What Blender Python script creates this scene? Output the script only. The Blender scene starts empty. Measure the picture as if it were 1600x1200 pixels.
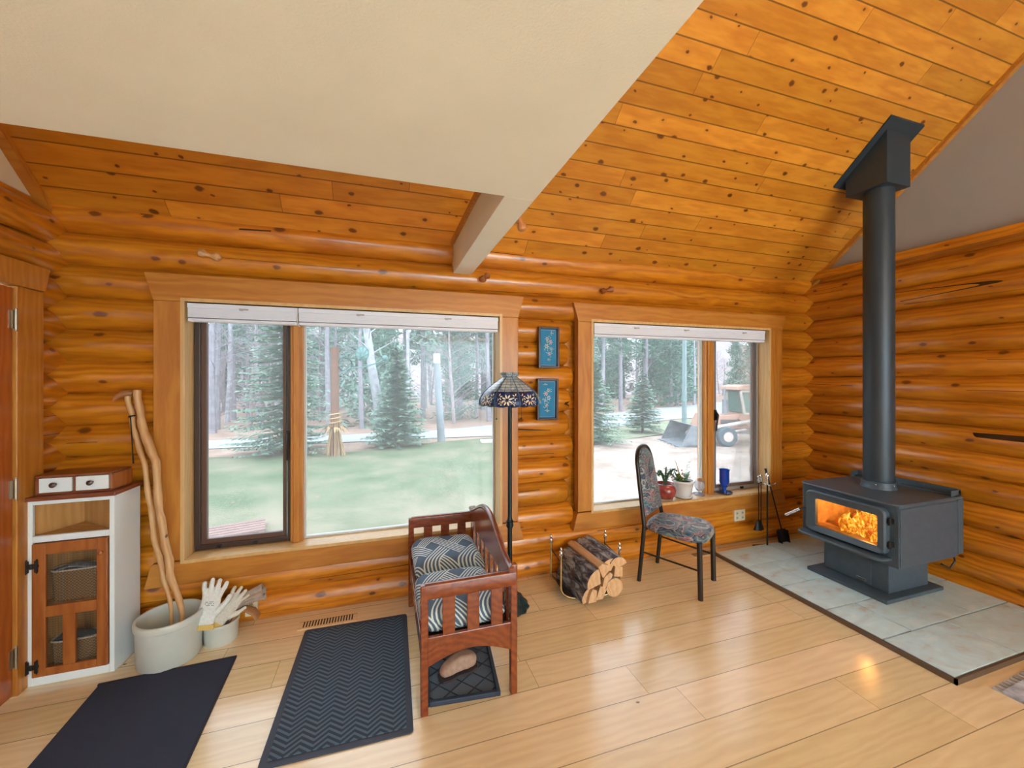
import bpy, bmesh, math, random
from mathutils import Vector, Matrix, noise
PI = math.pi
sc = bpy.context.scene
COL = sc.collection
# ------------------------------------------------------------------ camera, light, exposure
cam_d = bpy.data.cameras.new('camera'); cam = bpy.data.objects.new('camera', cam_d); COL.objects.link(cam)
cam_d.sensor_fit = 'HORIZONTAL'; cam_d.sensor_width = 36; cam_d.lens = 36 * 624 / 1600
cam_d.shift_y = -10 / 1600; cam_d.clip_start = .05; cam_d.clip_end = 400
cam.location = (0, 0, 1.6); cam.rotation_euler = (PI / 2, 0, math.radians(-17.8))
sc.camera = cam
sc.view_settings.view_transform = 'Standard'; sc.view_settings.look = 'None'
sc.view_settings.gamma = 1; sc.view_settings.use_curve_mapping = False
sc.view_settings.exposure = 0.24
world = bpy.data.worlds.new('overcast_sky'); sc.world = world; world.use_nodes = True
wb = world.node_tree.nodes['Background']; wb.inputs[0].default_value = (.76, .89, 1, 1); wb.inputs[1].default_value = 3.5

def area(name, loc, rot, sx, sy, power, color):
    l = bpy.data.lights.new(name, 'AREA'); l.shape = 'RECTANGLE'; l.size = sx; l.size_y = sy
    l.energy = power; l.color = color
    o = bpy.data.objects.new(name, l); COL.objects.link(o); o.location = loc; o.rotation_euler = rot
    return o
# unseen fill lamps added behind the camera; the rear wall has no windows
area('rear_fill', (2.4, -4.25, 1.55), (PI / 2, 0, PI), 3.0, 1.9, 165, (.62, .83, 1))
area('rear_high_fill', (2.4, -3.2, 3.3), (math.radians(62), 0, PI), 2.8, 1.2, 360, (.66, .85, 1))
area('under_loft_fill', (-.7, -4.25, 1.4), (PI / 2, 0, PI), 1.8, 1.6, 22, (.60, .82, 1))

# unseen upward fill added behind the viewer to brighten the soffit
area('soffit_fill', (-.5, -1.7, 1.75), (PI, 0, 0), .45, .45, 48, (.80, .92, 1))

# ------------------------------------------------------------------ mesh helpers
def B(): return bmesh.new()
def box(b, x0, x1, y0, y1, z0, z1):
    vs = [b.verts.new(p) for p in ((x0,y0,z0),(x1,y0,z0),(x1,y1,z0),(x0,y1,z0),(x0,y0,z1),(x1,y0,z1),(x1,y1,z1),(x0,y1,z1))]
    for f in ((0,3,2,1),(4,5,6,7),(0,1,5,4),(1,2,6,5),(2,3,7,6),(3,0,4,7)): b.faces.new([vs[i] for i in f])
    return vs
def obox(b, c, s, rot=None):
    """box of size s centred on c, turned by Euler rot"""
    vs = box(b, -s[0]/2, s[0]/2, -s[1]/2, s[1]/2, -s[2]/2, s[2]/2)
    m = Matrix.Translation(c)
    if rot: m = m @ (Matrix.Rotation(rot[2],4,'Z') @ Matrix.Rotation(rot[1],4,'Y') @ Matrix.Rotation(rot[0],4,'X'))
    for v in vs: v.co = m @ v.co
    return vs
def prism(b, pts, axis, a0, a1):
    """extrude a closed 2-D outline along an axis; pts are the two other coordinates in xyz order"""
    def mk(p, a):
        if axis == 'x': return (a, p[0], p[1])
        if axis == 'y': return (p[0], a, p[1])
        return (p[0], p[1], a)
    A = [b.verts.new(mk(p, a0)) for p in pts]; Bv = [b.verts.new(mk(p, a1)) for p in pts]
    n = len(pts)
    for i in range(n):
        j = (i+1) % n; b.faces.new((A[i], A[j], Bv[j], Bv[i]))
    b.faces.new(A[::-1]); b.faces.new(Bv)
    return A + Bv
def lathe(b, prof, c=(0,0,0), seg=32, squash=(1,1), rip=None):
    rings = []
    for r, z in prof:
        ring = []
        for i in range(seg):
            a = 2*PI*i/seg; rr = r * (1 + (rip(a, z) if rip else 0))
            ring.append(b.verts.new((c[0]+rr*math.cos(a)*squash[0], c[1]+rr*math.sin(a)*squash[1], c[2]+z)))
        rings.append(ring)
    for A, Bq in zip(rings, rings[1:]):
        for i in range(seg):
            j = (i+1) % seg; b.faces.new((A[i], A[j], Bq[j], Bq[i]))
    if prof[0][0] > 1e-5: b.faces.new(rings[0][::-1])
    if prof[-1][0] > 1e-5: b.faces.new(rings[-1])
    return rings
def tube(b, path, rad, seg=10, flat=None, cap=True):
    """round tube through points; rad a number or list; flat=(w,h) scales the section"""
    P = [Vector(p) for p in path]; n = len(P)
    if not isinstance(rad, (list, tuple)): rad = [rad]*n
    rings = []; up = None
    for i in range(n):
        d = (P[min(i+1,n-1)] - P[max(i-1,0)]).normalized()
        if up is None:
            up = Vector((0,0,1)) if abs(d.z) < .9 else Vector((0,1,0))
        s = d.cross(up).normalized(); up = s.cross(d).normalized()
        w, h = flat if flat else (1, 1)
        rings.append([b.verts.new(P[i] + rad[i]*(s*w*math.cos(2*PI*k/seg) + up*h*math.sin(2*PI*k/seg))) for k in range(seg)])
    for A, Bq in zip(rings, rings[1:]):
        for i in range(seg):
            j = (i+1) % seg; b.faces.new((A[i], A[j], Bq[j], Bq[i]))
    if cap: b.faces.new(rings[0][::-1]); b.faces.new(rings[-1])
def ball(b, c, r, seg=12, sc_=(1,1,1)):
    m = Matrix.Translation(c) @ Matrix.Diagonal((r*sc_[0], r*sc_[1], r*sc_[2], 1))
    bmesh.ops.create_uvsphere(b, u_segments=seg, v_segments=max(6, seg//2+2), radius=1, matrix=m)
def build(name, b, m, parent=None, world=False, smooth=40, bevel=0, bseg=2, subsurf=0):
    if world and parent is not None:
        bmesh.ops.transform(b, matrix=Matrix.Translation(-abs_loc(parent)), verts=b.verts)
    bmesh.ops.recalc_face_normals(b, faces=b.faces)
    me = bpy.data.meshes.new(name); b.to_mesh(me); b.free()
    me.materials.append(m)
    if smooth:
        me.shade_smooth(); me.set_sharp_from_angle(angle=math.radians(smooth))
    o = bpy.data.objects.new(name, me); COL.objects.link(o)
    if parent is not None: o.parent = parent
    if bevel:
        md = o.modifiers.new('bevel', 'BEVEL'); md.width = bevel; md.segments = bseg; md.limit_method = 'ANGLE'; md.angle_limit = math.radians(35)
        md.harden_normals = False
    if subsurf:
        md = o.modifiers.new('sub', 'SUBSURF'); md.levels = subsurf; md.render_levels = subsurf
    return o
def abs_loc(o):
    v = Vector(o.location)
    while o.parent is not None: o = o.parent; v += Vector(o.location)
    return v
def tag(o, label=None, cat=None, group=None, kind=None):
    if label: o['label'] = label
    if cat: o['category'] = cat
    if group: o['group'] = group
    if kind: o['kind'] = kind
    return o
def thing(name, label, cat, loc=(0,0,0), rz=0, group=None):
    o = bpy.data.objects.new(name, None); COL.objects.link(o); o.empty_display_size = .1
    o.location = loc; o.rotation_euler = (0, 0, rz)
    return tag(o, label, cat, group)
def struct(o, label=None): return tag(o, label, None, None, 'structure')
def copy_tree(o, parent=None):
    c = o.copy(); COL.objects.link(c); c.parent = parent
    for ch in [x for x in COL.objects if x.parent == o]: copy_tree(ch, c)
    return c

# ------------------------------------------------------------------ material helpers
def new_mat(name):
    m = bpy.data.materials.new(name); m.use_nodes = True; nt = m.node_tree
    return m, nt, nt.nodes['Principled BSDF']
def N(nt, t, **kw):
    n = nt.nodes.new(t)
    for k, v in kw.items(): setattr(n, k, v)
    return n
def math_(nt, op, a, b=None, c=None):
    n = N(nt, 'ShaderNodeMath', operation=op)
    for i, v in enumerate((a, b, c)):
        if v is None: continue
        if hasattr(v, 'is_output') or isinstance(v, bpy.types.NodeSocket): nt.links.new(v, n.inputs[i])
        else: n.inputs[i].default_value = v
    return n.outputs[0]
def mixc(nt, fac, a, b, mode='MIX'):
    n = N(nt, 'ShaderNodeMix', data_type='RGBA', blend_type=mode)
    for s, v in ((n.inputs[0], fac), (n.inputs[6], a), (n.inputs[7], b)):
        if isinstance(v, bpy.types.NodeSocket): nt.links.new(v, s)
        elif isinstance(v, (int, float)): s.default_value = v
        else: s.default_value = (*v, 1)
    return n.outputs[2]
def ramp(nt, fac, stops, interp='LINEAR'):
    n = N(nt, 'ShaderNodeValToRGB'); nt.links.new(fac, n.inputs[0]); cr = n.color_ramp; cr.interpolation = interp
    while len(cr.elements) > 1: cr.elements.remove(cr.elements[-1])
    cr.elements[0].position = stops[0][0]; cr.elements[0].color = (*stops[0][1], 1) if len(stops[0][1]) == 3 else stops[0][1]
    for p, c in stops[1:]:
        e = cr.elements.new(p); e.color = (*c, 1) if len(c) == 3 else c
    return n.outputs[0]
def objco(nt): return N(nt, 'ShaderNodeTexCoord').outputs['Object']
def mapping(nt, vec, scale=(1,1,1), loc=(0,0,0), rot=(0,0,0)):
    n = N(nt, 'ShaderNodeMapping'); nt.links.new(vec, n.inputs[0])
    n.inputs['Scale'].default_value = scale; n.inputs['Location'].default_value = loc; n.inputs['Rotation'].default_value = rot
    return n.outputs[0]
def noise_(nt, vec, scale, detail=3, rough=.5, dist=0):
    n = N(nt, 'ShaderNodeTexNoise'); nt.links.new(vec, n.inputs['Vector'])
    n.inputs['Scale'].default_value = scale; n.inputs['Detail'].default_value = detail
    n.inputs['Roughness'].default_value = rough; n.inputs['Distortion'].default_value = dist
    return n.outputs[0]
def bump(nt, p, h, strength=.3, dist=.01):
    n = N(nt, 'ShaderNodeBump'); n.inputs['Strength'].default_value = strength; n.inputs['Distance'].default_value = dist
    nt.links.new(h, n.inputs['Height']); nt.links.new(n.outputs[0], p.inputs['Normal'])
def flat(name, col, rough=.5, metal=0, coat=0, spec=.5, var=0, vscale=8, bmp=0, bscale=60, trans=0, ior=1.45, emis=None, estr=0, alpha=1):
    m, nt, p = new_mat(name)
    p.inputs['Base Color'].default_value = (*col, 1); p.inputs['Roughness'].default_value = rough
    p.inputs['Metallic'].default_value = metal; p.inputs['Coat Weight'].default_value = coat
    p.inputs['Specular IOR Level'].default_value = spec; p.inputs['Transmission Weight'].default_value = trans; p.inputs['IOR'].default_value = ior
    co = objco(nt)
    if var:
        f = noise_(nt, co, vscale, 4)
        c = ramp(nt, f, [(.3, tuple(k*(1-var) for k in col)), (.7, tuple(min(1, k*(1+var)) for k in col))])
        nt.links.new(c, p.inputs['Base Color'])
    if bmp: bump(nt, p, noise_(nt, co, bscale, 3), bmp, .004)
    if emis: p.inputs['Emission Color'].default_value = (*emis, 1); p.inputs['Emission Strength'].default_value = estr
    return m
def sep(nt, v):
    n = N(nt, 'ShaderNodeSeparateXYZ'); nt.links.new(v, n.inputs[0]); return n.outputs
def comb(nt, x, y, z):
    n = N(nt, 'ShaderNodeCombineXYZ')
    for i, v in enumerate((x, y, z)):
        if isinstance(v, bpy.types.NodeSocket): nt.links.new(v, n.inputs[i])
        else: n.inputs[i].default_value = v
    return n.outputs[0]
def wnoise(nt, v, dim='1D'):
    n = N(nt, 'ShaderNodeTexWhiteNoise', noise_dimensions=dim)
    nt.links.new(v, n.inputs['W' if dim == '1D' else 'Vector']); return n.outputs[0]

def wood(name, light, dark, grain='x', plank=None, plank_axis=None, plank_off=0, joint=None, knots=.5, knot_col=(.10,.02,.004),
         rough=.35, coat=.3, seam=True, knot_scale=3.0, var=.35, cracks=False, gscale=1.0, seam_w=.012, knot_r=.012):
    """lacquered wood: grain along one object axis, optional boards / courses across another"""
    m, nt, p = new_mat(name)
    co = objco(nt); X = sep(nt, co); ax = {'x': 0, 'y': 1, 'z': 2}
    g = ax[grain]
    st = [1, 1, 1]; st[g] = .12
    off = None; seamf = None; rnd = None
    if plank:
        pc = math_(nt, 'DIVIDE', math_(nt, 'SUBTRACT', X[ax[plank_axis]], plank_off), plank)
        idx = math_(nt, 'FLOOR', pc); fr = math_(nt, 'FRACT', pc)
        r1 = wnoise(nt, math_(nt, 'ADD', idx, .37))
        if joint:
            jc = math_(nt, 'ADD', math_(nt, 'DIVIDE', X[g], joint), math_(nt, 'MULTIPLY', r1, 7.3))
            jf = math_(nt, 'FRACT', jc); ji = math_(nt, 'FLOOR', jc)
            rnd = wnoise(nt, math_(nt, 'ADD', math_(nt, 'MULTIPLY', idx, 13.7), ji))
            e2 = math_(nt, 'LESS_THAN', math_(nt, 'MULTIPLY', jf, joint), seam_w*plank*1.2)
        else:
            rnd = r1; e2 = None
        edge = math_(nt, 'MINIMUM', fr, math_(nt, 'SUBTRACT', 1.0, fr))
        if seam:
            seamf = math_(nt, 'LESS_THAN', edge, seam_w)
            if e2 is not None: seamf = math_(nt, 'MAXIMUM', seamf, e2)
        offv = math_(nt, 'MULTIPLY', rnd, 40.0)
        add = N(nt, 'ShaderNodeVectorMath', operation='ADD'); nt.links.new(co, add.inputs[0])
        nt.links.new(comb(nt, offv, offv, offv), add.inputs[1]); co2 = add.outputs[0]
    else: co2 = co
    gv = mapping(nt, co2, tuple(s*gscale for s in st))
    wv = N(nt, 'ShaderNodeTexWave', wave_type='RINGS', rings_direction={'x':'X','y':'Y','z':'Z'}[grain])
    nt.links.new(mapping(nt, co2, tuple((.22 if i == g else 1)*gscale for i in range(3)), (.13,.31,.07)), wv.inputs[0])
    wv.inputs['Scale'].default_value = 9; wv.inputs['Distortion'].default_value = 9; wv.inputs['Detail'].default_value = 3; wv.inputs['Detail Scale'].default_value = 1.2
    n1 = noise_(nt, gv, 34, 4, .55, .4); n2 = noise_(nt, mapping(nt, co2, tuple(.5 if i == g else 1 for i in range(3))), 4, 2)
    f = math_(nt, 'ADD', math_(nt, 'MULTIPLY', n1, .5), math_(nt, 'MULTIPLY', wv.outputs[1], .22))
    f = math_(nt, 'ADD', f, math_(nt, 'MULTIPLY', n2, .30))
    c = ramp(nt, f, [(.30, dark), (.70, light)])
    if rnd is not None:
        v = math_(nt, 'ADD', 1 - var/2, math_(nt, 'MULTIPLY', rnd, var))
        c = mixc(nt, 1.0, c, comb(nt, v, v, math_(nt, 'MULTIPLY', v, v)), 'MULTIPLY')
    if knots:
        cross = {'x': 'z', 'y': 'z', 'z': 'x'}[grain] if plank_axis is None else plank_axis
        C2 = sep(nt, co2)
        wob = math_(nt, 'MULTIPLY', noise_(nt, co, 25, 2), .012)
        ks = comb(nt, math_(nt, 'ADD', math_(nt, 'MULTIPLY', C2[g], .5), wob), math_(nt, 'ADD', C2[ax[cross]], wob), 0.0)
        vo = N(nt, 'ShaderNodeTexVoronoi', voronoi_dimensions='2D'); nt.links.new(ks, vo.inputs['Vector']); vo.inputs['Scale'].default_value = knot_scale
        sz = sep(nt, vo.outputs['Color'])
        rad = math_(nt, 'MULTIPLY', math_(nt, 'GREATER_THAN', sz[0], 1 - knots), math_(nt, 'ADD', knot_r*.45, math_(nt, 'MULTIPLY', math_(nt, 'MULTIPLY', sz[1], sz[1]), knot_r)))
        k = math_(nt, 'DIVIDE', vo.outputs[0], math_(nt, 'MAXIMUM', math_(nt, 'MULTIPLY', rad, knot_scale), .0001))
        kf = ramp(nt, k, [(.0, (1,1,1)), (.6, (.95,.95,.95)), (1.0, (0,0,0))])
        halo = ramp(nt, math_(nt, 'MULTIPLY', k, .36), [(.3, (1,1,1)), (1, (0,0,0))])
        c = mixc(nt, math_(nt, 'MULTIPLY', halo, .4), c, dark)
        c = mixc(nt, math_(nt, 'MULTIPLY', kf, .88), c, knot_col)
    if cracks:
        cv = mapping(nt, co2, tuple(.10 if i == g else 5 for i in range(3)))
        vn = noise_(nt, cv, 1.3, 0, .4, .0)
        cf = math_(nt, 'LESS_THAN', math_(nt, 'ABSOLUTE', math_(nt, 'SUBTRACT', vn, .5)), .0045)
        mk = math_(nt, 'GREATER_THAN', noise_(nt, co2, 1.3, 1), .56)
        c = mixc(nt, math_(nt, 'MULTIPLY', cf, mk), c, (.02,.007,.003))
    if seamf is not None: c = mixc(nt, math_(nt, 'MULTIPLY', seamf, .75), c, tuple(k*.18 for k in dark))
    nt.links.new(c, p.inputs['Base Color'])
    p.inputs['Roughness'].default_value = rough; p.inputs['Coat Weight'].default_value = coat; p.inputs['Coat Roughness'].default_value = .18
    h = math_(nt, 'MULTIPLY', n1, .25)
    if seamf is not None: h = math_(nt, 'SUBTRACT', h, seamf)
    bump(nt, p, h, .25, .004)
    return m

LOG_L, LOG_D = (.68,.260,.014), (.42,.122,.006)
M = {}
M['log_back'] = wood('honey_lacquered_logs_along_x', LOG_L, LOG_D, 'x', .19, 'z', -.012, None, .72, seam=False, rough=.28, coat=.6, knot_scale=6, cracks=True, knot_r=.015)
M['log_side'] = wood('honey_lacquered_logs_along_y', LOG_L, LOG_D, 'y', .19, 'z', .09, None, .72, seam=False, rough=.28, coat=.6, knot_scale=6, cracks=True, knot_r=.014)
M['pine_ceiling'] = wood('knotty_pine_boards', (.72,.31,.032), (.55,.195,.016), 'x', .0925, 'y', .02, 2.3, .75, rough=.38, coat=.3, knot_scale=9, seam_w=.03, var=.3, knot_r=.011)
M['casing'] = wood('fir_casing', (.58,.25,.038), (.44,.15,.02), 'x', knots=0, rough=.4, coat=.2)
M['casing_v'] = wood('fir_casing_upright', (.58,.25,.038), (.44,.15,.02), 'z', knots=0, rough=.4, coat=.2)
M['jamb'] = wood('pale_fir_jamb', (.72,.48,.22), (.62,.38,.15), 'z', knots=0, rough=.4, coat=.2)
M['floor'] = wood('oak_floor_boards', (.90,.74,.46), (.80,.62,.36), 'x', .21, 'y', .03, 1.9, .12, (.2,.08,.02), rough=.2, coat=.5, knot_scale=3, seam_w=.009, var=.16)
M['door_wood'] = wood('door_wood', (.50,.14,.02), (.36,.08,.01), 'z', knots=0, rough=.35, coat=.3)
M['cab_wood'] = wood('cabinet_pine', (.42,.14,.03), (.28,.075,.012), 'z', knots=.15, rough=.4, coat=.2)
M['cab_top'] = wood('cabinet_brown_top', (.27,.075,.03), (.16,.035,.012), 'x', knots=.1, rough=.35, coat=.3)
M['cab_in'] = wood('cabinet_raw_pine', (.62,.36,.14), (.5,.26,.08), 'z', knots=0, rough=.5, coat=0)
M['cherry'] = wood('cherry_stained_wood', (.26,.055,.012), (.15,.025,.006), 'y', knots=0, rough=.25, coat=.5)
M['drywall'] = flat('beige_plaster', (.86,.87,.82), .9, var=.03, vscale=3, bmp=.25, bscale=160)
M['drywall_grey'] = flat('grey_plaster', (.38,.37,.36), .9, var=.03, vscale=3, bmp=.2, bscale=160)
M['white'] = flat('white_paint', (.80,.90,.96), .45)
M['blind'] = flat('white_blind_vinyl', (.80,.86,1.0), .4)
M['brown_metal'] = flat('dark_brown_window_frame', (.055,.035,.03), .35)
M['grey_frame'] = flat('grey_window_frame', (.32,.30,.30), .4)
M['brass'] = flat('brass', (.62,.48,.26), .22, 1)
M['old_brass'] = flat('aged_brass', (.42,.36,.28), .35, 1)
M['chrome'] = flat('chrome', (.75,.76,.78), .15, 1)
M['black_iron'] = flat('black_iron', (.018,.018,.02), .4, .2)
M['stove'] = flat('charcoal_stove_paint', (.070,.105,.140), .42, .1, var=.08, vscale=20, bmp=.08, bscale=400)
M['pipe'] = flat('dark_stove_pipe', (.040,.058,.078), .40, .3)
M['crock'] = flat('grey_stoneware', (.60,.65,.62), .3, coat=.3, var=.05)
M['rubber'] = flat('black_rubber', (.03,.035,.05), .7)
M['ivory'] = flat('ivory_plastic', (.72,.66,.5), .4)

def glass_mat(name, tint=(1,1,1), haze=.02, gl=.05):
    m, nt, p = new_mat(name); nt.nodes.remove(p); out = nt.nodes['Material Output']
    t = N(nt, 'ShaderNodeBsdfTransparent'); t.inputs[0].default_value = (*tint, 1)
    g = N(nt, 'ShaderNodeBsdfGlossy'); g.inputs['Roughness'].default_value = .02
    fr = N(nt, 'ShaderNodeFresnel'); fr.inputs[0].default_value = 1.35
    mx = N(nt, 'ShaderNodeMixShader'); nt.links.new(math_(nt, 'MULTIPLY', fr.outputs[0], gl*20), mx.inputs[0])
    nt.links.new(t.outputs[0], mx.inputs[1]); nt.links.new(g.outputs[0], mx.inputs[2]); res = mx.outputs[0]
    if haze:
        tr = N(nt, 'ShaderNodeBsdfTranslucent'); tr.inputs[0].default_value = (.95,.95,.95,1)
        m2 = N(nt, 'ShaderNodeMixShader'); m2.inputs[0].default_value = haze
        nt.links.new(res, m2.inputs[1]); nt.links.new(tr.outputs[0], m2.inputs[2]); res = m2.outputs[0]
    nt.links.new(res, out.inputs[0]); return m
M['glass'] = glass_mat('window_glass', (1,1,1), .06, .03)  # haze share puts the pale washed-out look of the view into the glass
M['thin_glass'] = glass_mat('thin_clear_glass', (.93,.95,.96), .0, .05)

# ------------------------------------------------------------------ room shell
XL, XR, YB = -1.77, 4.17, 2.98          # inner faces of left, right and back walls
YR = -4.4                                # rear wall
CZ0, CS = 5.185, .875                    # ceiling slope: z = CZ0 - CS*y
RIDGE = -.7
def ceil_z(y): return CZ0 - CS*y if y >= RIDGE else CZ0 - CS*(2*RIDGE - y)
b = B(); box(b, XL-.4, XR+.4, YR-.3, YB+.3, -.12, 0); struct(build('floor', b, M['floor'], smooth=0), 'pale oak plank floor')
b = B()
prism(b, [(YB+.35, ceil_z(YB+.35)), (RIDGE, ceil_z(RIDGE)), (YR-.2, ceil_z(YR-.2)), (YR-.2, ceil_z(YR-.2)+.12), (RIDGE, ceil_z(RIDGE)+.12), (YB+.35, ceil_z(YB+.35)+.12)], 'x', XL-.3, XR+.4)
struct(build('ceiling', b, M['pine_ceiling'], smooth=0), 'knotty pine board vaulted ceiling')

LR = .104
def log(b, axis, a0, a1, cy, cz, r=LR, seed=0, dome0=False, dome1=False):
    n = max(3, int((a1-a0)/.12)); rings = []
    L = []
    for i in range(n+1):
        a = a0 + (a1-a0)*i/n; L.append((a, 1.0))
    if dome0: L = [(a0, .55), (a0+.012, .78), (a0+.03, .92)] + [(a, s) for a, s in L if a > a0+.06]
    if dome1: L = [(a, s) for a, s in L if a < a1-.06] + [(a1-.03, .92), (a1-.012, .78), (a1, .55)]
    S = 28
    for a, s in L:
        w = 1 + .02*noise.noise(Vector((a*.9, seed*7.1, 0)))
        dy = .008*noise.noise(Vector((a*.5, seed*3.3, 5))); dz = .006*noise.noise(Vector((a*.45, seed*5.3, 9)))
        ring = []
        for k in range(S):
            t = 2*PI*k/S
            rr = r*w*s*(1 + .018*noise.noise(Vector((a*1.3, math.cos(t)*2+seed, math.sin(t)*2))))
            p = (cy + dy + rr*math.cos(t), cz + dz + rr*math.sin(t))
            ring.append(b.verts.new((a, p[0], p[1]) if axis == 'x' else (p[0], a, p[1])))
        rings.append(ring)
    for A, Q in zip(rings, rings[1:]):
        for k in range(S): b.faces.new((A[k], A[(k+1)%S], Q[(k+1)%S], Q[k]))
    b.faces.new(rings[0][::-1]); b.faces.new(rings[-1])
W1 = dict(x0=-1.165, x1=.847, z0=.48, z1=2.068, c0=-1.324, c1=.999, ht=2.235, ab=.33)
W2 = dict(x0=1.658, x1=3.59, z0=.495, z1=2.062, c0=1.518, c1=3.762, ht=2.215, ab=.345)
b = B()
LY = YB + .10
for k in range(14):
    cz = .095 + .19*k - .012
    if k == 13: cz = 2.565
    blocked = (W1['z0']-.07 < cz < W1['z1']+.03)
    if blocked:
        for (a0, a1, d0, d1) in ((XL-.25, -1.2, False, False), (.88, 1.487+.02*((k*7)%3-1), False, True), (3.60, XR+.25, False, False)):
            log(b, 'x', a0, a1, LY, cz, seed=k*3+a0, dome0=d0, dome1=d1)
    else: log(b, 'x', XL-.25, XR+.25, LY, cz, r=LR if k < 13 else .112, seed=k*3)
# wall core behind the logs, with the two openings left free
def core(b, x0, x1, z0, z1): box(b, x0, x1, YB+.09, YB+.19, z0, z1)
core(b, XL-.3, W1['x0']-.03, -.1, 2.75); core(b, W1['x1']+.03, W2['x0']-.03, -.1, 2.75); core(b, W2['x1']+.03, XR+.3, -.1, 2.75)
core(b, W1['x0']-.03, W1['x1']+.03, -.1, W1['z0']-.03); core(b, W1['x0']-.03, W1['x1']+.03, W1['z1']+.03, 2.75)
core(b, W2['x0']-.03, W2['x1']+.03, -.1, W2['z0']-.03); core(b, W2['x0']-.03, W2['x1']+.03, W2['z1']+.03, 2.75)
struct(build('wall_back', b, M['log_back'], smooth=50), 'honey coloured log wall with two windows')
# right wall: logs up to the plate board, grey plaster gable above
b = B()
for k in range(14):
    log(b, 'y', YR, YB+.25, XR+.105, .0 + .19*k - .005, seed=100+k*3)
box(b, XR+.09, XR+.25, YR, YB+.3, -.1, 2.62)
struct(build('wall_right', b, M['log_side'], smooth=50), 'log wall beside the wood stove')
b = B(); prism(b, [(YR-.1, 2.6), (YB+.3, 2.6), (YB+.3, 2.62), (RIDGE, ceil_z(RIDGE)+.05), (YR-.1, 2.62)], 'x', XR+.06, XR+.2)
struct(build('wall_gable_right', b, M['drywall_grey'], smooth=0), 'grey plaster gable above the log wall')
b = B(); box(b, XR-.015, XR+.12, YR, YB+.05, 2.595, 2.665)
struct(build('trim_1', b, M['log_side'], smooth=0, bevel=.006), 'board on top of the right log wall')
b = B()   # raking trim where ceiling meets the gable
prism(b, [(YB+.05, ceil_z(YB+.05)-.045), (RIDGE, ceil_z(RIDGE)-.045), (RIDGE, ceil_z(RIDGE)+.02), (YB+.05, ceil_z(YB+.05)+.02)], 'x', XR+.02, XR+.07)
struct(build('trim_2', b, M['casing'], smooth=0), 'raking trim under the pine ceiling on the right gable')
b = B()
prism(b, [(YB+.05, ceil_z(YB+.05)-.045), (RIDGE, ceil_z(RIDGE)-.045), (RIDGE, ceil_z(RIDGE)+.02), (YB+.05, ceil_z(YB+.05)+.02)], 'x', XL-.09, XL-.03)
struct(build('trim_3', b, M['casing'], smooth=0), 'raking trim under the pine ceiling on the left gable')
# left wall with a door
b = B()
DY0, DY1, DZ = 1.80, 2.665, 2.06
for k in range(14):
    cz = .0 + .19*k - .005
    if cz < DZ+.07:
        log(b, 'y', DY1+.02, YB+.25, XL-.105, cz, seed=200+k*3); log(b, 'y', YR, DY0-.02, XL-.105, cz, seed=300+k*3)
    else: log(b, 'y', YR, YB+.25, XL-.105, cz, seed=200+k*3)
box(b, XL-.3, XL-.09, DY1+.02, YB+.3, -.1, 2.6); box(b, XL-.3, XL-.09, YR, DY0-.02, -.1, 2.6); box(b, XL-.3, XL-.09, DY0-.02, DY1+.02, DZ+.02, 2.6)
struct(build('wall_left', b, M['log_side'], smooth=50), 'log wall with the door')
b = B(); prism(b, [(YR-.1, 2.6), (YB+.3, 2.6), (YB+.3, 2.62), (RIDGE, ceil_z(RIDGE)+.05), (YR-.1, 2.62)], 'x', XL-.24, XL-.08)
struct(build('wall_gable_left', b, M['drywall'], smooth=0), 'plaster gable above the left log wall')
b = B()
box(b, XL-.04, XL+.02, DY1, DY1+.165, 0, 2.06); box(b, XL-.04, XL+.02, DY0-.165, DY0, 0, 2.06)
prism(b, [(DY0-.165, 2.062), (DY1+.165, 2.062), (DY1+.195, 2.19), (DY0-.195, 2.19)], 'x', XL-.04, XL+.03)
d = struct(build('door_1', b, M['casing_v'], smooth=0, bevel=.004), 'wooden door and casing in the left wall')
b = B(); box(b, XL-.03, XL+.008, DY0+.01, DY1-.008, .01, 2.05)
for z0, z1 in ((.2, .9), (1.05, 1.9)):
    box(b, XL, XL+.014, DY0+.14, DY1-.14, z0, z1)
build('door_leaf', b, M['door_wood'], d, smooth=0, bevel=.005)
for z in (.199, 1.043, 1.89):
    b = B(); tube(b, [(XL+.018, DY1-.003, z-.05), (XL+.018, DY1-.003, z+.05)], .0075, 12)
    box(b, XL+.006, XL+.012, DY1-.03, DY1+.006, z-.045, z+.045)
    for q in (-.053, .053): ball(b, (XL+.018, DY1-.003, z+q), .006, 8)
    build('hinge', b, M['old_brass'], d)
# rear wall (behind the camera)
b = B(); prism(b, [(XL-.3, -.1), (XR+.3, -.1), (XR+.3, 2.6), (XL-.3, 2.6)], 'y', YR-.2, YR)
struct(build('wall_rear', b, M['drywall'], smooth=0), 'plaster wall behind the viewer')
# loft: flat plaster soffit and the beam that carries on to the log wall
b = B(); box(b, XL-.05, .632, YR, 1.647, 2.38, 2.60)
box(b, .495, .632, 1.647, YB+.06, 2.38, 2.60)
struct(build('ceiling_2', b, M['drywall'], smooth=0, bevel=.004), 'flat beige plaster soffit and boxed beam of the loft')
b = B(); box(b, .475, .497, 1.65, YB+.03, 2.585, 2.625); 
struct(build('trim_4', b, M['casing'], smooth=0, bevel=.004), 'strip of wood along the top of the plaster beam')

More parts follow.
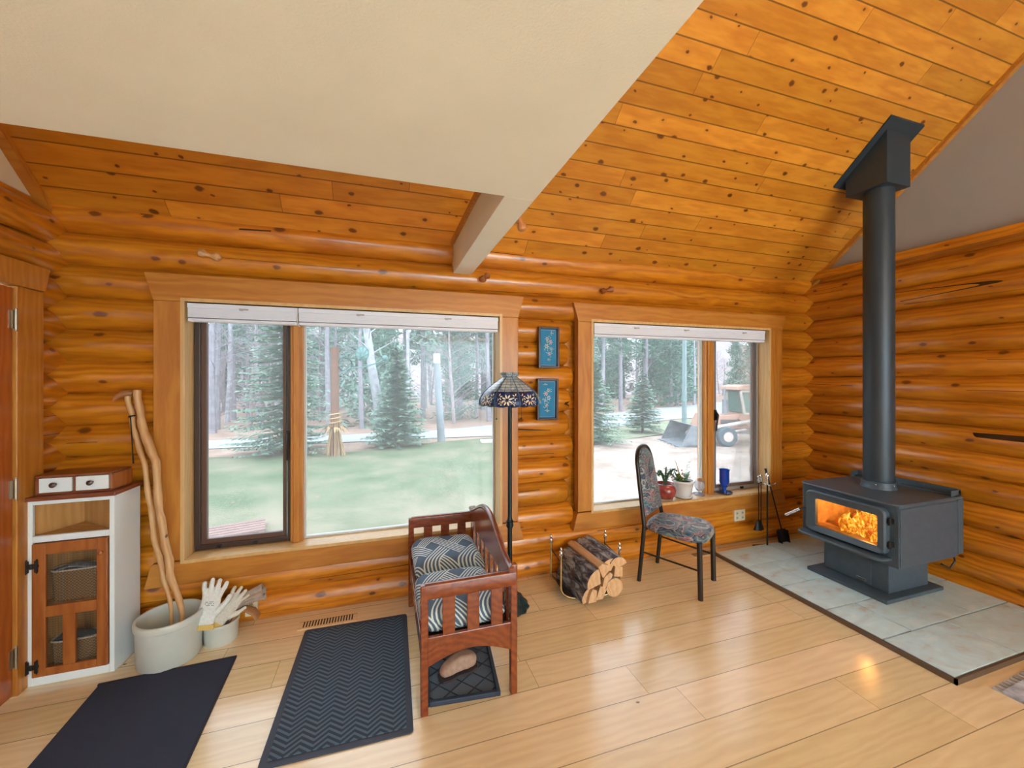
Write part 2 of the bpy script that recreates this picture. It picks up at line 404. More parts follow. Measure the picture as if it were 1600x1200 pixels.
# ------------------------------------------------------------------ windows
def window(idx, W, mull, sash_side, lab):
    x0, x1, z0, z1, c0, c1, ht, ab = (W[k] for k in ('x0','x1','z0','z1','c0','c1','ht','ab'))
    b = B()
    ya, yb = YB-.028, YB+.045
    box(b, c0, x0-.006, ya, yb, z0, z1); box(b, x1+.006, c1, ya, yb, z0, z1)
    r = struct(build('window_%d' % idx, b, M['casing_v'], smooth=0, bevel=.004), lab)
    b = B(); e = .045
    prism(b, [(c0, z1-.0), (c1, z1-.0), (c1+.012, z1+.045), (c1+e, ht), (c0-e, ht), (c0-.012, z1+.045)], 'y', ya-.004, yb)
    build('head_casing', b, M['casing'], r, smooth=0, bevel=.003)
    b = B()
    prism(b, [(c0-e, ab), (c1+e, ab), (c1+.012, z0-.02), (c1, z0-.006), (c0, z0-.006), (c0-.012, z0-.02)], 'y', ya-.004, yb)
    build('apron', b, M['casing'], r, smooth=0, bevel=.003)
    b = B(); yj0, yj1 = YB-.034, YB+.175; t = .022
    box(b, x0-t, x0, yj0, yj1, z0-t, z1+t); box(b, x1, x1+t, yj0, yj1, z0-t, z1+t)
    box(b, x0, x1, yj0, yj1, z1, z1+t)
    build('window_jamb', b, M['jamb'], r, smooth=0, bevel=.002)
    b = B(); box(b, x0, x1, yj0-.004, yj1, z0-t, z0)
    build('window_sill', b, M['jamb'], r, smooth=0, bevel=.003)
    ys = YB+.11
    m0, m1 = mull
    b = B(); box(b, m0, m1, YB+.065, ys+.06, z0, z1); box(b, m0+.02, m1-.02, YB+.05, YB+.07, z0, z1)
    build('mullion', b, M['casing_v'], r, smooth=0, bevel=.003)
    if sash_side == 'left': s0, s1, f0, f1 = x0, m0, m1, x1
    else: s0, s1, f0, f1 = m1, x1, x0, m0
    # opening sash: outer frame and slim inner frame, in dark metal
    for nm, ins, w, mt, y0, y1 in (('sash_frame', 0.0, .032, M['brown_metal'] if idx == 1 else M['grey_frame'], ys-.02, ys+.05), ('sash', .030, .032, flat('sash_brown_%d' % idx, (.12,.065,.05) if idx == 1 else (.16,.12,.11), .4), ys-.004, ys+.03)):
        b = B(); a0, a1, q0, q1 = s0+ins+.004, s1-ins-.004, z0+ins+.004, z1-ins-.004
        if idx == 2 and nm == 'sash': a0 += .0
        box(b, a0, a0+w, y0, y1, q0, q1); box(b, a1-w*.6, a1, y0, y1, q0, q1)
        box(b, a0+w, a1-w*.6, y0, y1, q0, q0+w); box(b, a0+w, a1-w*.6, y0, y1, q1-w, q1)
        sf = build(nm, b, mt, r, smooth=0, bevel=.003)
    b = B(); box(b, s0+.05, s1-.04, ys+.008, ys+.014, z0+.055, z1-.055); build('pane', b, M['glass'], r, smooth=0)
    b = B(); box(b, f0, f1, ys+.02, ys+.026, z0, z1); build('pane', b, M['glass'], r, smooth=0)
    # slim pale gasket round the fixed pane
    b = B(); g = .012
    box(b, f0, f0+g, ys, ys+.035, z0, z1); box(b, f1-g, f1, ys, ys+.035, z0, z1); box(b, f0+g, f1-g, ys, ys+.035, z0, z0+g); box(b, f0+g, f1-g, ys, ys+.035, z1-g, z1)
    build('glazing_bead', b, flat('pale_bead_%d' % idx, (.62,.62,.6), .5), r, smooth=0)
    # latch on the sash and small clips below
    xl = s1-.012 if sash_side == 'left' else s0+.03
    b = B(); zc = 1.19 if idx == 1 else 1.24
    obox(b, (xl, ys-.03, zc), (.022, .02, .10)); tube(b, [(xl, ys-.04, zc+.03), (xl+.004, ys-.062, zc), (xl-.004, ys-.055, zc-.08), (xl-.006, ys-.05, zc-.15)], [.011, .010, .008, .006], 8)
    build('latch', b, M['black_iron'], r)
    for q in (.25, .62):
        b = B(); xx = s0 + (s1-s0)*q; obox(b, (xx, ys-.026, z0+.022), (.03, .012, .014)); obox(b, (xx-.01, ys-.03, z0+.022), (.004, .014, .022)); obox(b, (xx+.01, ys-.03, z0+.022), (.004, .014, .022))
        build('clip', b, M['black_iron'], r)
    return r
window(1, W1, (-.605, -.528), 'left', 'large window on the left with fir casing')
window(2, W2, (2.905, 3.005), 'right', 'smaller window on the right with fir casing')

def blind(x0, x1, ztop, label, brackets):
    t = thing('window_blind', label, 'blind', ((x0+x1)/2, YB-.0, ztop), 0, None)
    h = .105; y0, y1 = YB-.025, YB+.035
    b = B(); box(b, x0, x1, y0, y1, ztop-.03, ztop); build('headrail', b, M['blind'], t, world=True, smooth=0, bevel=.003)
    b = B(); n = 7
    for i in range(n):
        z = ztop-.034-i*.0085; obox(b, ((x0+x1)/2, (y0+y1)/2, z), (x1-x0-.006, .054+.002*(i%2), .0078))
    build('slats', b, M['blind'], t, world=True, smooth=0)
    b = B(); box(b, x0+.002, x1-.002, y0+.004, y1-.004, ztop-h-.008, ztop-h+.012); build('bottom_rail', b, M['blind'], t, world=True, smooth=0, bevel=.004)
    for q in brackets:
        b = B(); xx = x0+(x1-x0)*q; obox(b, (xx, y0-.003, ztop-.028), (.05, .006, .010)); obox(b, (xx-.012, y0-.005, ztop-.034), (.02, .006, .006))
        build('cord_clip', b, flat('blind_clip_grey', (.42,.42,.45), .4), t, world=True, smooth=0)
    return t
bl = blind(-1.155, -.548, 2.062, 'short white blind drawn up over the opening pane of the left window', (.5,))
blind(-.540, .838, 2.062, 'long white blind drawn up over the fixed pane of the left window', (.28, .72))
b = B(); tube(b, [(-.544, YB-.03, 2.06), (-.547, YB-.034, 2.0), (-.541, YB-.034, 1.955), (-.53, YB-.03, 1.935)], .003, 6); build('cord', b, flat('white_cord', (.85,.82,.78), .6), bl, world=True)
blind(1.668, 3.545, 2.056, 'white blind drawn up at the top of the right window', (.22, .5, .86))

# ------------------------------------------------------------------ little wooden pegs on the logs
def peg(loc, rot, label, col):
    b = B(); tube(b, [(-.05,0,0),(-.043,0,0),(-.028,0,.002),(-.012,0,0),(.012,0,0),(.028,0,.002),(.043,0,0),(.05,0,0)], [.008,.019,.021,.010,.010,.021,.019,.008], 12)
    tube(b, [(0,0,0),(0,.05,0)], .009, 8)
    o = build('wooden_peg', b, flat('peg_wood_%s' % col[0], col[1], .35, coat=.3, var=.25, vscale=30), None)
    o.location = loc; o.rotation_euler = rot; o.scale = (1.25,)*3; return tag(o, label, 'peg')
peg((-1.035, 2.945, 2.362), (0, .22, 0), 'pale bow-shaped wooden peg on the log above the left window', ('pale', (.62,.36,.17)))
peg((1.79, 2.955, 2.335), (0, -.25, 0), 'dark bow-shaped wooden peg on the log above the right window', ('dark', (.30,.085,.02)))
peg((.735, 2.955, 2.36), (0, -.5, .9), 'wooden peg on the log just right of the plaster beam end', ('mid', (.34,.12,.04)))
peg((.66, 1.93, 2.41), (0, 1.2, .3), 'wooden peg on the side of the plaster beam', ('beam', (.5,.2,.07)))

# ------------------------------------------------------------------ hearth
M['tile'] = None
def tile_mat():
    m, nt, p = new_mat('slate_look_tile'); co = objco(nt)
    oi = N(nt, 'ShaderNodeObjectInfo').outputs['Random']
    idv = comb(nt, math_(nt, 'FLOOR', math_(nt, 'DIVIDE', sep(nt, co)[1], .32)), 0.0, 0.0)
    n1 = noise_(nt, mapping(nt, co, (1.2, 2.2, 1), rot=(0,0,.5)), 3.2, 6, .6, 1.2); n2 = noise_(nt, co, 22, 4, .6)
    f = math_(nt, 'ADD', math_(nt, 'MULTIPLY', n1, .85), math_(nt, 'MULTIPLY', n2, .15))
    c = ramp(nt, f, [(.34, (.54,.52,.50)), (.42, (.58,.74,.78)), (.56, (.62,.84,.92)), (.68, (.76,.88,.90))])
    nt.links.new(c, p.inputs['Base Color']); p.inputs['Roughness'].default_value = .33
    bump(nt, p, n2, .08, .003); return m
M['tile'] = tile_mat()
HX0, HX1, HY0, HY1, HZ = 2.845, 4.16, 1.28, 2.86, .032
h = thing('hearth_pad', 'tiled hearth pad of grey-green stone tiles under the wood stove', 'hearth', (3.5, 2.07, 0))
b = B(); box(b, HX0, HX1, HY0, HY1, 0, HZ-.010); build('base', b, flat('dark_grout', (.07,.065,.06), .8), h, world=True, smooth=0)
b = B()
box(b, HX0-.012, HX0, HY0-.012, HY1, 0, HZ-.002); box(b, HX0-.012, HX1, HY0-.012, HY0, 0, HZ-.002)
build('edge_strip', b, flat('bronze_edge', (.16,.12,.09), .4, .5), h, world=True, smooth=0)
b = B(); g = .005
rows = [(1.28, 1.6, (3.45, 4.07)), (1.6, 1.92, (3.12, 3.75)), (1.92, 2.24, (3.45, 4.07)), (2.24, 2.56, (3.12, 3.75)), (2.56, 2.86, (3.45, 4.07))]
for y0, y1, js in rows:
    xs = [HX0] + list(js) + [HX1]
    for xa, xb in zip(xs, xs[1:]): box(b, xa+g, xb-g, y0+g, y1-g, HZ-.012, HZ)
build('tiles', b, M['tile'], h, world=True, smooth=0, bevel=.0015)

# ------------------------------------------------------------------ wood stove
st = thing('wood_stove', 'dark charcoal wood stove on a pedestal with a fire behind its glass', 'wood stove', (3.62, 2.09, HZ))
def sp(name, b, m=None, parent=None, **kw):
    return build(name, b, m or M['stove'], parent or st, world=True, **kw)
def rrect(y0, y1, z0, z1, r, n=5):
    pts = []
    for cy, cz, a0 in ((y1-r, z1-r, 0), (y0+r, z1-r, 90), (y0+r, z0+r, 180), (y1-r, z0+r, 270)):
        for i in range(n+1):
            a = math.radians(a0 + 90*i/n); pts.append((cy + r*math.cos(a), cz + r*math.sin(a)))
    return pts
SX0, SX1, SY0, SY1 = 3.305, 3.95, 1.765, 2.415
b = B(); box(b, 3.30, 3.93, 1.83, 2.375, HZ, HZ+.028); sp('base_plate', b, bevel=.004, smooth=0)
b = B(); box(b, 3.42, 3.86, 1.885, 2.325, HZ+.028, .315); sp('pedestal', b, bevel=.004, smooth=0)
b = B(); box(b, 3.412, 3.421, 1.99, 2.31, HZ+.04, .30); sp('ash_drawer', b, bevel=.002, smooth=0)
b = B(); tube(b, [(3.414, 2.20, .295), (3.400, 2.20, .295)], .009, 12); sp('drawer_knob', b, M['chrome'])
# firebox shell as panels round a cavity
b = B()
t_ = .02
box(b, SX0, SX1, SY0, SY0+t_, .305, .722); box(b, SX0, SX1, SY1-t_, SY1, .305, .722)
box(b, SX1-t_, SX1, SY0+t_, SY1-t_, .305, .722); box(b, SX0, SX1, SY0+t_, SY1-t_, .305, .385); box(b, SX0, SX1, SY0+t_, SY1-t_, .66, .722)
box(b, SX0, SX0+t_, SY0+t_, 1.845, .385, .66); box(b, SX0, SX0+t_, 2.325, SY1-t_, .385, .66)
sp('body', b, bevel=.003, smooth=0)
b = B(); prism(b, [(SX0+.01, SY0-.006), (SX1-.005, SY0-.006), (SX1-.005, SY0+.002), (SX0+.01, SY0+.002)], 'z', .318, .71)
sp('side_panel', b, bevel=.004, smooth=0)
b = B(); box(b, SX1-.01, SX1+.05, SY0-.01, SY1+.01, .33, .72); sp('rear_shield', b, bevel=.003, smooth=0)
b = B()
tp = [(SX0-.025, SY0+.04), (SX0+.005, SY0-.012), (SX1+.04, SY0-.012), (SX1+.04, SY1+.012), (SX0+.005, SY1+.012), (SX0-.025, SY1-.04)]
prism(b, tp, 'z', .722, .742); sp('top_plate', b, bevel=.007, bseg=3, smooth=35)
b = B(); box(b, SX1-.03, SX1+.04, SY0+.0, SY1, .742, .752); box(b, SX1+.012, SX1+.04, SY0, SY1, .752, .79); box(b, SX1-.07, SX1+.04, SY0, SY0+.006, .742, .785); box(b, SX1-.07, SX1+.04, SY1-.006, SY1, .742, .785)
sp('rear_lip', b, bevel=.002, smooth=0)
# ash lip
b = B()
prism(b, [(SX0+.01, 1.80), (SX0-.085, 1.815), (SX0-.105, 1.85), (SX0-.105, 2.36), (SX0-.085, 2.395), (SX0+.01, 2.41)], 'z', .345, .365)
sp('ash_lip', b, bevel=.008, bseg=3, smooth=35)
# door: frame with rounded outer corners around the glass
yo0, yo1, zo0, zo1 = 1.815, 2.36, .378, .70
b = B()
outer = rrect(yo0, yo1, zo0, zo1, .045); inner = rrect(1.872, 2.292, .425, .640, .012)
def ringprism(b, O, I, xa, xb, xin):
    n = len(O)
    vo0 = [b.verts.new((xb, *p)) for p in O]; vo1 = [b.verts.new((xa+.012, *p)) for p in O]
    cy = sum(p[0] for p in O)/n; cz = sum(p[1] for p in O)/n
    vm = [b.verts.new((xa, cy+(p[0]-cy)*.965, cz+(p[1]-cz)*.945)) for p in O]
    vi1 = [b.verts.new((xin, *p)) for p in I]; vi0 = [b.verts.new((xb, *p)) for p in I]
    for A, Q in ((vo0, vo1), (vo1, vm), (vm, vi1), (vi1, vi0), (vi0, vo0)):
        for i in range(n):
            j = (i+1) % n; b.faces.new((A[i], A[j], Q[j], Q[i]))
ringprism(b, outer, inner, SX0-.05, SX0-.002, SX0-.03)
door = sp('stove_door', b, smooth=30)
b = B(); box(b, SX0-.022, SX0-.017, 1.868, 2.296, .421, .644); sp('door_glass', b, M['thin_glass'], door, smooth=0)
b = B(); tube(b, [(SX0-.03, 2.345, .548), (SX0-.055, 2.375, .54), (SX0-.075, 2.385, .53)], .007, 8)
hd = sp('door_handle', b, M['black_iron'], door)
b = B()
P0, P1 = Vector((SX0-.075, 2.385, .53)), Vector((SX0-.155, 2.445, .468)); pts = []
tube(b, [P0.lerp(P1, i/24) for i in range(25)], [.010 + (.0022 if i % 2 else 0) for i in range(25)], 10)
sp('coil_grip', b, M['chrome'], hd)
for z in (.46, .62):
    b = B(); tube(b, [(SX0-.03, 1.80, z-.025), (SX0-.03, 1.80, z+.025)], .009, 10); box(b, SX0-.035, SX0, 1.79, 1.83, z-.015, z+.015); sp('door_hinge', b, M['black_iron'])
b = B(); box(b, 3.4085, 3.412, 2.02, 2.085, .085, .105); npz = sp('name_plate', b, M['chrome'], smooth=0)
b = B()
for i in range(7): box(b, 3.4078, 3.4086, 2.028+i*.0075, 2.032+i*.0075, .090, .100)
sp('plate_lettering', b, M['black_iron'], npz, smooth=0)
b = B(); tube(b, [(3.9, 1.80, .32), (3.98, 1.80, .30), (4.0, 1.80, .25), (3.96, 1.81, .20), (3.90, 1.83, .23)], .006, 8); sp('air_pipe', b, M['black_iron'])
# inside: firebrick, grate logs, flames
b = B(); e = .002
box(b, SX1-.06, SX1-.021, SY0+.021, SY1-.021, .387, .658); box(b, SX0+.03, SX1-.06, SY0+.021, SY0+.05, .387, .658); box(b, SX0+.03, SX1-.06, SY1-.05, SY1-.021, .387, .658); box(b, SX0+.03, SX1-.06, SY0+.05, SY1-.05, .386, .40)
sp('firebrick', b, flat('sooty_firebrick', (.50,.30,.16), .9, var=.3, vscale=20, bmp=.3), smooth=0)
b = B()
random.seed(5)
for (y, x, z, r, a) in ((2.0, 3.55, .43, .035, .1), (2.12, 3.5, .425, .03, -.3), (2.05, 3.62, .47, .032, .5)):
    tube(b, [(x-.02+a*.05, y-.17, z), (x, y, z+.01), (x+.02-a*.05, y+.17, z+.012)], [r, r*1.1, r*.9], 10)
sp('burning_logs', b, flat('charred_log', (.05,.03,.02), .9, var=.5, vscale=30, bmp=.5, emis=(1,.12,.01), estr=.6))
def flame_mat():
    m, nt, p = new_mat('flames'); nt.nodes.remove(p); out = nt.nodes['Material Output']; co = objco(nt)
    f = noise_(nt, mapping(nt, co, (1, 1, .5), rot=(.5,0,0)), 26, 4, .6, 1.8)
    c = ramp(nt, f, [(.3, (.55,.06,.0)), (.45, (1,.22,.01)), (.58, (1,.5,.04)), (.72, (1,.85,.25))])
    em = N(nt, 'ShaderNodeEmission'); nt.links.new(c, em.inputs[0])
    s = ramp(nt, f, [(.3, (.1,.1,.1)), (.7, (.75,.75,.75))]); nt.links.new(math_(nt, 'MULTIPLY', s, 2.6), em.inputs[1])
    tr = N(nt, 'ShaderNodeBsdfTransparent'); mx = N(nt, 'ShaderNodeMixShader')
    fa = ramp(nt, noise_(nt, mapping(nt, co, (1,1,.6), rot=(.5,0,0)), 14, 3, .6, 1), [(.34, (0,0,0)), (.56, (.8,.8,.8))])
    nt.links.new(fa, mx.inputs[0]); nt.links.new(tr.outputs[0], mx.inputs[1]); nt.links.new(em.outputs[0], mx.inputs[2])
    nt.links.new(mx.outputs[0], out.inputs[0]); return m
b = B(); random.seed(11)
for i in range(60):
    y = random.uniform(1.83, 2.22); x = random.uniform(3.40, 3.78); hgt = random.uniform(.12, .26)*(1.15 - (y-1.84)*1.25)
    w = random.uniform(.022, .045); L = []; lean = random.uniform(-.03,.05)
    for k in range(7):
        q = k/6; L.append((x+.012*math.sin(q*5+i), y+lean*q+.022*math.sin(q*6+i*2), .402+hgt*q))
    tube(b, L, [w*.9, w, w*.95, w*.75, w*.5, w*.25, .002], 8, flat=(1,.6), cap=False)
sp('flames', b, flame_mat())
fl = bpy.data.lights.new('fire_glow', 'POINT'); fl.energy = 13; fl.color = (1,.38,.08); fl.shadow_soft_size = .06
flo = bpy.data.objects.new('fire_glow', fl); COL.objects.link(flo); flo.location = (3.55, 2.06, .56)
# flue pipe and ceiling support box
fp = thing('stove_pipe', 'tall black stove pipe rising from the stove to the ceiling', 'stove pipe', (3.69, 2.10, .742))
b = B(); lathe(b, [(.094, .742), (.094, .80), (.099, .80), (.099, .812), (.095, .812), (.095, 3.10)], (3.69, 2.10, 0), 48); build('pipe', b, M['pipe'], fp, world=True)
b = B(); lathe(b, [(.110, .742), (.110, .752), (.104, .760), (.104, .795), (.094, .80)], (3.69, 2.10, 0), 48); build('collar', b, M['stove'], fp, world=True)
for a in (3.5, 4.6):
    b = B(); ball(b, (3.69+.105*math.cos(a), 2.10+.105*math.sin(a), .778), .006, 8); build('screw', b, M['chrome'], fp, world=True)
bx = thing('chimney_support_box', 'black square chimney support box fixed under the sloping pine ceiling', 'chimney box', (3.69, 2.11, 3.05))
y0, y1 = 1.97, 2.25
b = B(); prism(b, [(y0, 3.055), (y1, 3.055), (y1, ceil_z(y1)-.012), (y0, ceil_z(y0)-.012)], 'x', 3.555, 3.825); build('box_shell', b, M['pipe'], bx, world=True, smooth=0, bevel=.003)
b = B(); q0, q1 = y0-.055, y1+.055
prism(b, [(q0, ceil_z(q0)-.016), (q1, ceil_z(q1)-.016), (q1, ceil_z(q1)-.002), (q0, ceil_z(q0)-.002)], 'x', 3.50, 3.88); build('flange', b, M['pipe'], bx, world=True, smooth=0)

# ------------------------------------------------------------------ fire tools
ts = thing('fireplace_tool_stand', 'black iron fireplace tool stand with a square foot and chrome top', 'tool stand', (3.42, 2.83, 0), -.2)
b = B(); box(b, -.095, .095, -.075, .075, 0, .012); build('foot', b, M['black_iron'], ts, smooth=0, bevel=.003)
b = B(); tube(b, [(0,0,.012), (0,0,.60)], .007, 10); build('pole', b, M['black_iron'], ts)
b = B(); lathe(b, [(.0,.60),(.012,.60),(.016,.62),(.011,.64),(.016,.66),(.016,.69),(.010,.70),(.0,.712)], (0,0,0), 16); build('finial', b, M['chrome'], ts)
b = B(); tube(b, [(-.05,0,.598), (.05,0,.598)], .005, 8); tube(b, [(.05,0,.598),(.075,0,.60),(.08,-.01,.615)], .005, 8); tube(b, [(0,-.05,.598), (0,.05,.598)], .005, 8); build('crossbar', b, M['chrome'], ts)
def hung(name, label, cat, x, y, zlo, tip):
    t = thing(name, label, cat, (x, y, zlo))
    b = B(); tube(b, [(0,0,.06), (0,0,.60-zlo)], .0045, 8); tube(b, [(0,0,.60-zlo),(0,.0,.61-zlo)], .009, 8); build('rod', b, M['black_iron'], t)
    b = B(); lathe(b, [(.0,0),(.009,.0),(.012,.02),(.008,.04),(.012,.055),(.0,.07)], (0,0,.61-zlo), 12); build('grip', b, M['chrome'], t)
    b = B(); tip(b); build('tool_head', b, M['black_iron'], t); return t
hung('fireplace_brush', 'black hearth brush hanging on the tool stand', 'brush', 3.362, 2.87, .17, lambda b: lathe(b, [(.0,.085),(.02,.085),(.026,.05),(.04,.0),(.0,.0)], (0,0,0), 16, (1.5,.7)))
def hook(b): tube(b, [(0,0,.07),(0,0,.0)], .0045, 8); tube(b, [(0,0,.02),(-.03,0,.015),(-.035,0,.035)], [.0045,.004,.001], 8)
hung('fireplace_poker', 'black fire poker hanging on the tool stand', 'poker', 3.42, 2.895, .14, hook)
sh = thing('ash_shovel', 'black ash shovel leaning on the log wall beside the window', 'shovel', (3.63, 2.83, .0))
b = B(); tube(b, [(.0,.02,.13), (-.07,.13,.695)], .006, 8); tube(b, [(-.062,.118,.62), (-.073,.133,.71)], [.009,.012], 8); build('handle', b, M['black_iron'], sh)
b = B(); vs = box(b, -.048, .048, -.004, .004, .0, .15)
bmesh.ops.transform(b, matrix=Matrix.Rotation(-.2, 4, 'X'), verts=b.verts)
vs2 = box(b, -.052, -.044, -.03, .008, .005, .14); vs3 = box(b, .044, .052, -.03, .008, .005, .14)
bmesh.ops.transform(b, matrix=Matrix.Rotation(-.2, 4, 'X'), verts=vs2+vs3)
build('scoop', b, M['black_iron'], sh, smooth=0)

# ------------------------------------------------------------------ outlets and floor registers
def outlet(x, z, w, label, y=2.968):
    t = thing('wall_outlet', label, 'outlet', (x, y, z))
    b = B(); box(b, -w/2, w/2, 0, .022, -.055, .055); build('cover_plate', b, M['ivory'], t, bevel=.003, smooth=0)
    n = max(1, int(w/.06))
    for i in range(n):
        xx = -w/2 + w*(i+.5)/n
        for dz in (-.022, .022):
            b = B(); box(b, xx-.012, xx+.012, -.003, .001, dz-.014, dz+.014); r = build('socket', b, flat('socket_ivory', (.6,.54,.4), .4), t, smooth=0, bevel=.002)
            b = B(); box(b, xx-.006, xx-.003, -.004, -.002, dz-.006, dz+.006); box(b, xx+.003, xx+.006, -.004, -.002, dz-.006, dz+.006); build('slot', b, M['black_iron'], r, smooth=0)
outlet(-.815, .115, .07, 'small ivory outlet low on the log wall under the left window')
outlet(3.24, .285, .13, 'double ivory outlet on the log wall under the right window')
def register(x0, x1, y0, y1, rz, label):
    cx, cy = (x0+x1)/2, (y0+y1)/2
    t = thing('floor_register', label, 'floor vent', (cx, cy, 0), rz); w, d_ = (x1-x0)/2, (y1-y0)/2
    b = B(); box(b, -w, w, -d_, d_, 0, .004); build('frame', b, M['floor'], t, smooth=0)
    b = B(); n = 18
    for i in range(n):
        xx = -w+.03 + (2*w-.06)*i/(n-1); box(b, xx-.004, xx+.004, -d_+.018, d_-.018, .0035, .0048)
    build('slots', b, flat('vent_dark', (.03,.02,.015), .7), t, smooth=0)
register(-.52, -.17, 2.815, 2.915, -.01, 'wooden floor vent at the log wall above the herringbone mat')
register(2.62, 2.92, 2.875, 2.965, 0, 'wooden floor vent at the log wall behind the chair')

# ------------------------------------------------------------------ corner cabinet
cb = thing('corner_cabinet', 'white painted corner cabinet with open shelf and pine wire-mesh door', 'cabinet', (-1.585, 2.73, 0), math.radians(1))
# local frame: front face on y=0, x from -.21 to .20, going back in +y
CW0, CW1, CH, CD = -.175, .188, .960, .22
b = B()
box(b, CW0, CW0+.028, 0, .018, 0, CH); box(b, CW1-.022, CW1, 0, .018, 0, CH)
box(b, CW0+.028, CW1-.022, 0, .018, CH-.022, CH); box(b, CW0+.028, CW1-.022, 0, .018, .742, .775); box(b, CW0+.028, CW1-.022, 0, .018, 0, .045)
box(b, CW0, CW0+.008, .018, .08, 0, CH)
prism(b, [(CW1-.012, .018), (CW1, .0), (CW1+.018, CD-.01), (CW1+.014, CD), (CW1+.002, CD)], 'z', 0, CH)
build('carcass', b, M['white'], cb, smooth=0, bevel=.002)
b = B()
prism(b, [(CW0+.01, .02), (CW0+.0, .03), (-.06, CD+.0), (-.05, CD+.0)], 'z', .05, CH-.01)
prism(b, [(CW1-.014, .02), (CW1-.008, .03), (-.045, CD+.01), (-.06, CD+.0)], 'z', .05, CH-.01)
for z in (.758, .395, .05): prism(b, [(CW0+.02, .012), (CW1-.02, .012), (-.05, CD-.005)], 'z', z, z+.014)
build('inner_shelves', b, M['cab_in'], cb, smooth=0)
b = B(); prism(b, [(CW0-.025, -.018), (CW1+.012, -.018), (CW1+.03, CD), (-.05, CD+.035), (CW0-.025, .10)], 'z', CH, CH+.022)
build('cabinet_top', b, M['cab_top'], cb, smooth=0, bevel=.005)
b = B()
dx0, dx1, dz0, dz1 = CW0+.031, CW1-.025, .048, .738
box(b, dx0, dx0+.055, -.012, .006, dz0, dz1); box(b, dx1-.045, dx1, -.012, .006, dz0, dz1)
box(b, dx0+.055, dx1-.045, -.012, .006, dz1-.058, dz1); box(b, dx0+.055, dx1-.045, -.012, .006, dz0, dz0+.042); box(b, dx0+.055, dx1-.045, -.012, .006, .353, .410); box(b, -.022, .030, -.012, .006, dz0+.042, .353)
dr = build('cabinet_door', b, M['cab_wood'], cb, smooth=0, bevel=.003)
b = B()
x = dx0+.05
while x < dx1-.04: box(b, x, x+.0008, .003, .004, dz0+.03, dz1-.05); x += .006
z = dz0+.03
while z < dz1-.05: box(b, dx0+.05, dx1-.04, .003, .004, z, z+.0008); z += .012
build('wire_mesh', b, flat('wire', (.12,.11,.1), .5, .5), dr, smooth=0)
b = B(); lathe(b, [(0,0),(.006,0),(.006,.008),(.011,.014),(.011,.020),(.0,.024)], (0,0,0), 14)
bmesh.ops.transform(b, matrix=Matrix.Translation((dx1-.022, -.012, dz1-.075)) @ Matrix.Rotation(PI/2, 4, 'X'), verts=b.verts); build('door_knob', b, M['cab_wood'], dr)
def strap(b, cx, cz):
    pts = [(-.034,.03),(-.028,.038),(-.022,.03),(-.016,.03),(-.016,.012),(.016,.012),(.016,.03),(.022,.03),(.028,.038),(.034,.03),(.034,.012),(.04,0),(.034,-.012),(.034,-.03),(.028,-.038),(.022,-.03),(.016,-.03),(.016,-.012),(-.016,-.012),(-.016,-.03),(-.022,-.03),(-.028,-.038),(-.034,-.03),(-.034,-.012),(-.04,0),(-.034,.012)]
    prism(b, [(cx+p[0]*.72, cz+p[1]) for p in pts], 'y', -.017, -.012)
    tube(b, [(cx, -.017, cz-.012), (cx, -.017, cz+.012)], .005, 8)
for z in (.625, .105):
    b = B(); strap(b, dx0+.002, z); build('strap_hinge', b, M['black_iron'], cb, smooth=0)
# baskets inside the cabinet
def basket(loc, w, d_, h_, label):
    t = thing('wicker_basket', label, 'basket', loc, math.radians(2))
    m, nt, p = new_mat('wicker'); co = objco(nt)
    ck = N(nt, 'ShaderNodeTexChecker'); nt.links.new(co, ck.inputs[0]); ck.inputs['Scale'].default_value = 130; ck.inputs[1].default_value = (.36,.22,.11,1); ck.inputs[2].default_value = (.16,.09,.04,1)
    nt.links.new(ck.outputs[0], p.inputs['Base Color']); p.inputs['Roughness'].default_value = .8
    b = B(); n = 24; pr_ = []
    for i in range(n):
        a = 2*PI*i/n; c_, s_ = math.cos(a), math.sin(a); pr_.append((math.copysign(abs(c_)**.5, c_), math.copysign(abs(s_)**.5, s_)))
    rings = []
    for k, (z, q) in enumerate(((0,.9),(0,.92),(h_,1.0),(h_,.96),(.006,.88))): rings.append([b.verts.new((p_[0]*w/2*q, p_[1]*d_/2*q, z)) for p_ in pr_])
    for A, Q in zip(rings, rings[1:]):
        for i in range(n): b.faces.new((A[i], A[(i+1)%n], Q[(i+1)%n], Q[i]))
    b.faces.new(rings[0][::-1]); b.faces.new(rings[-1]); build('weave', b, m, t)
    b = B(); tube(b, [(p_[0]*w/2, p_[1]*d_/2, h_) for p_ in pr_] + [(pr_[0][0]*w/2, 0, h_)], .005, 6); build('rim', b, flat('pale_rim', (.62,.58,.52), .7), t)
    return t
basket((-1.585, 2.80, .411), .205, .085, .160, 'wicker basket on the upper shelf behind the cabinet door')
basket((-1.585, 2.80, .066), .205, .085, .130, 'wicker basket on the lower shelf behind the cabinet door')
def cloth(loc, w, d_, h_, label, col, seed):
    b = B(); random.seed(seed)
    for k in range(3):
        n = 14; g = []
        for i in range(n+1):
            row = []
            for j in range(5):
                x = -w/2 + w*i/n; y = -d_/2 + d_*j/4
                row.append(b.verts.new((x, y, k*h_/3 + h_*.9*math.exp(-((x+.01*k)/(w*.35))**2)*.4 + .006*noise.noise(Vector((x*30, y*30, k+seed))))))
            g.append(row)
        for i in range(n):
            for j in range(4): b.faces.new((g[i][j], g[i+1][j], g[i+1][j+1], g[i][j+1]))
    o = build('folded_cloth', b, flat('cloth_%d' % seed, col, .9, var=.15, vscale=30), None)
    o.location = loc; md = o.modifiers.new('s', 'SOLIDIFY'); md.thickness = .004; return tag(o, label, 'cloth')
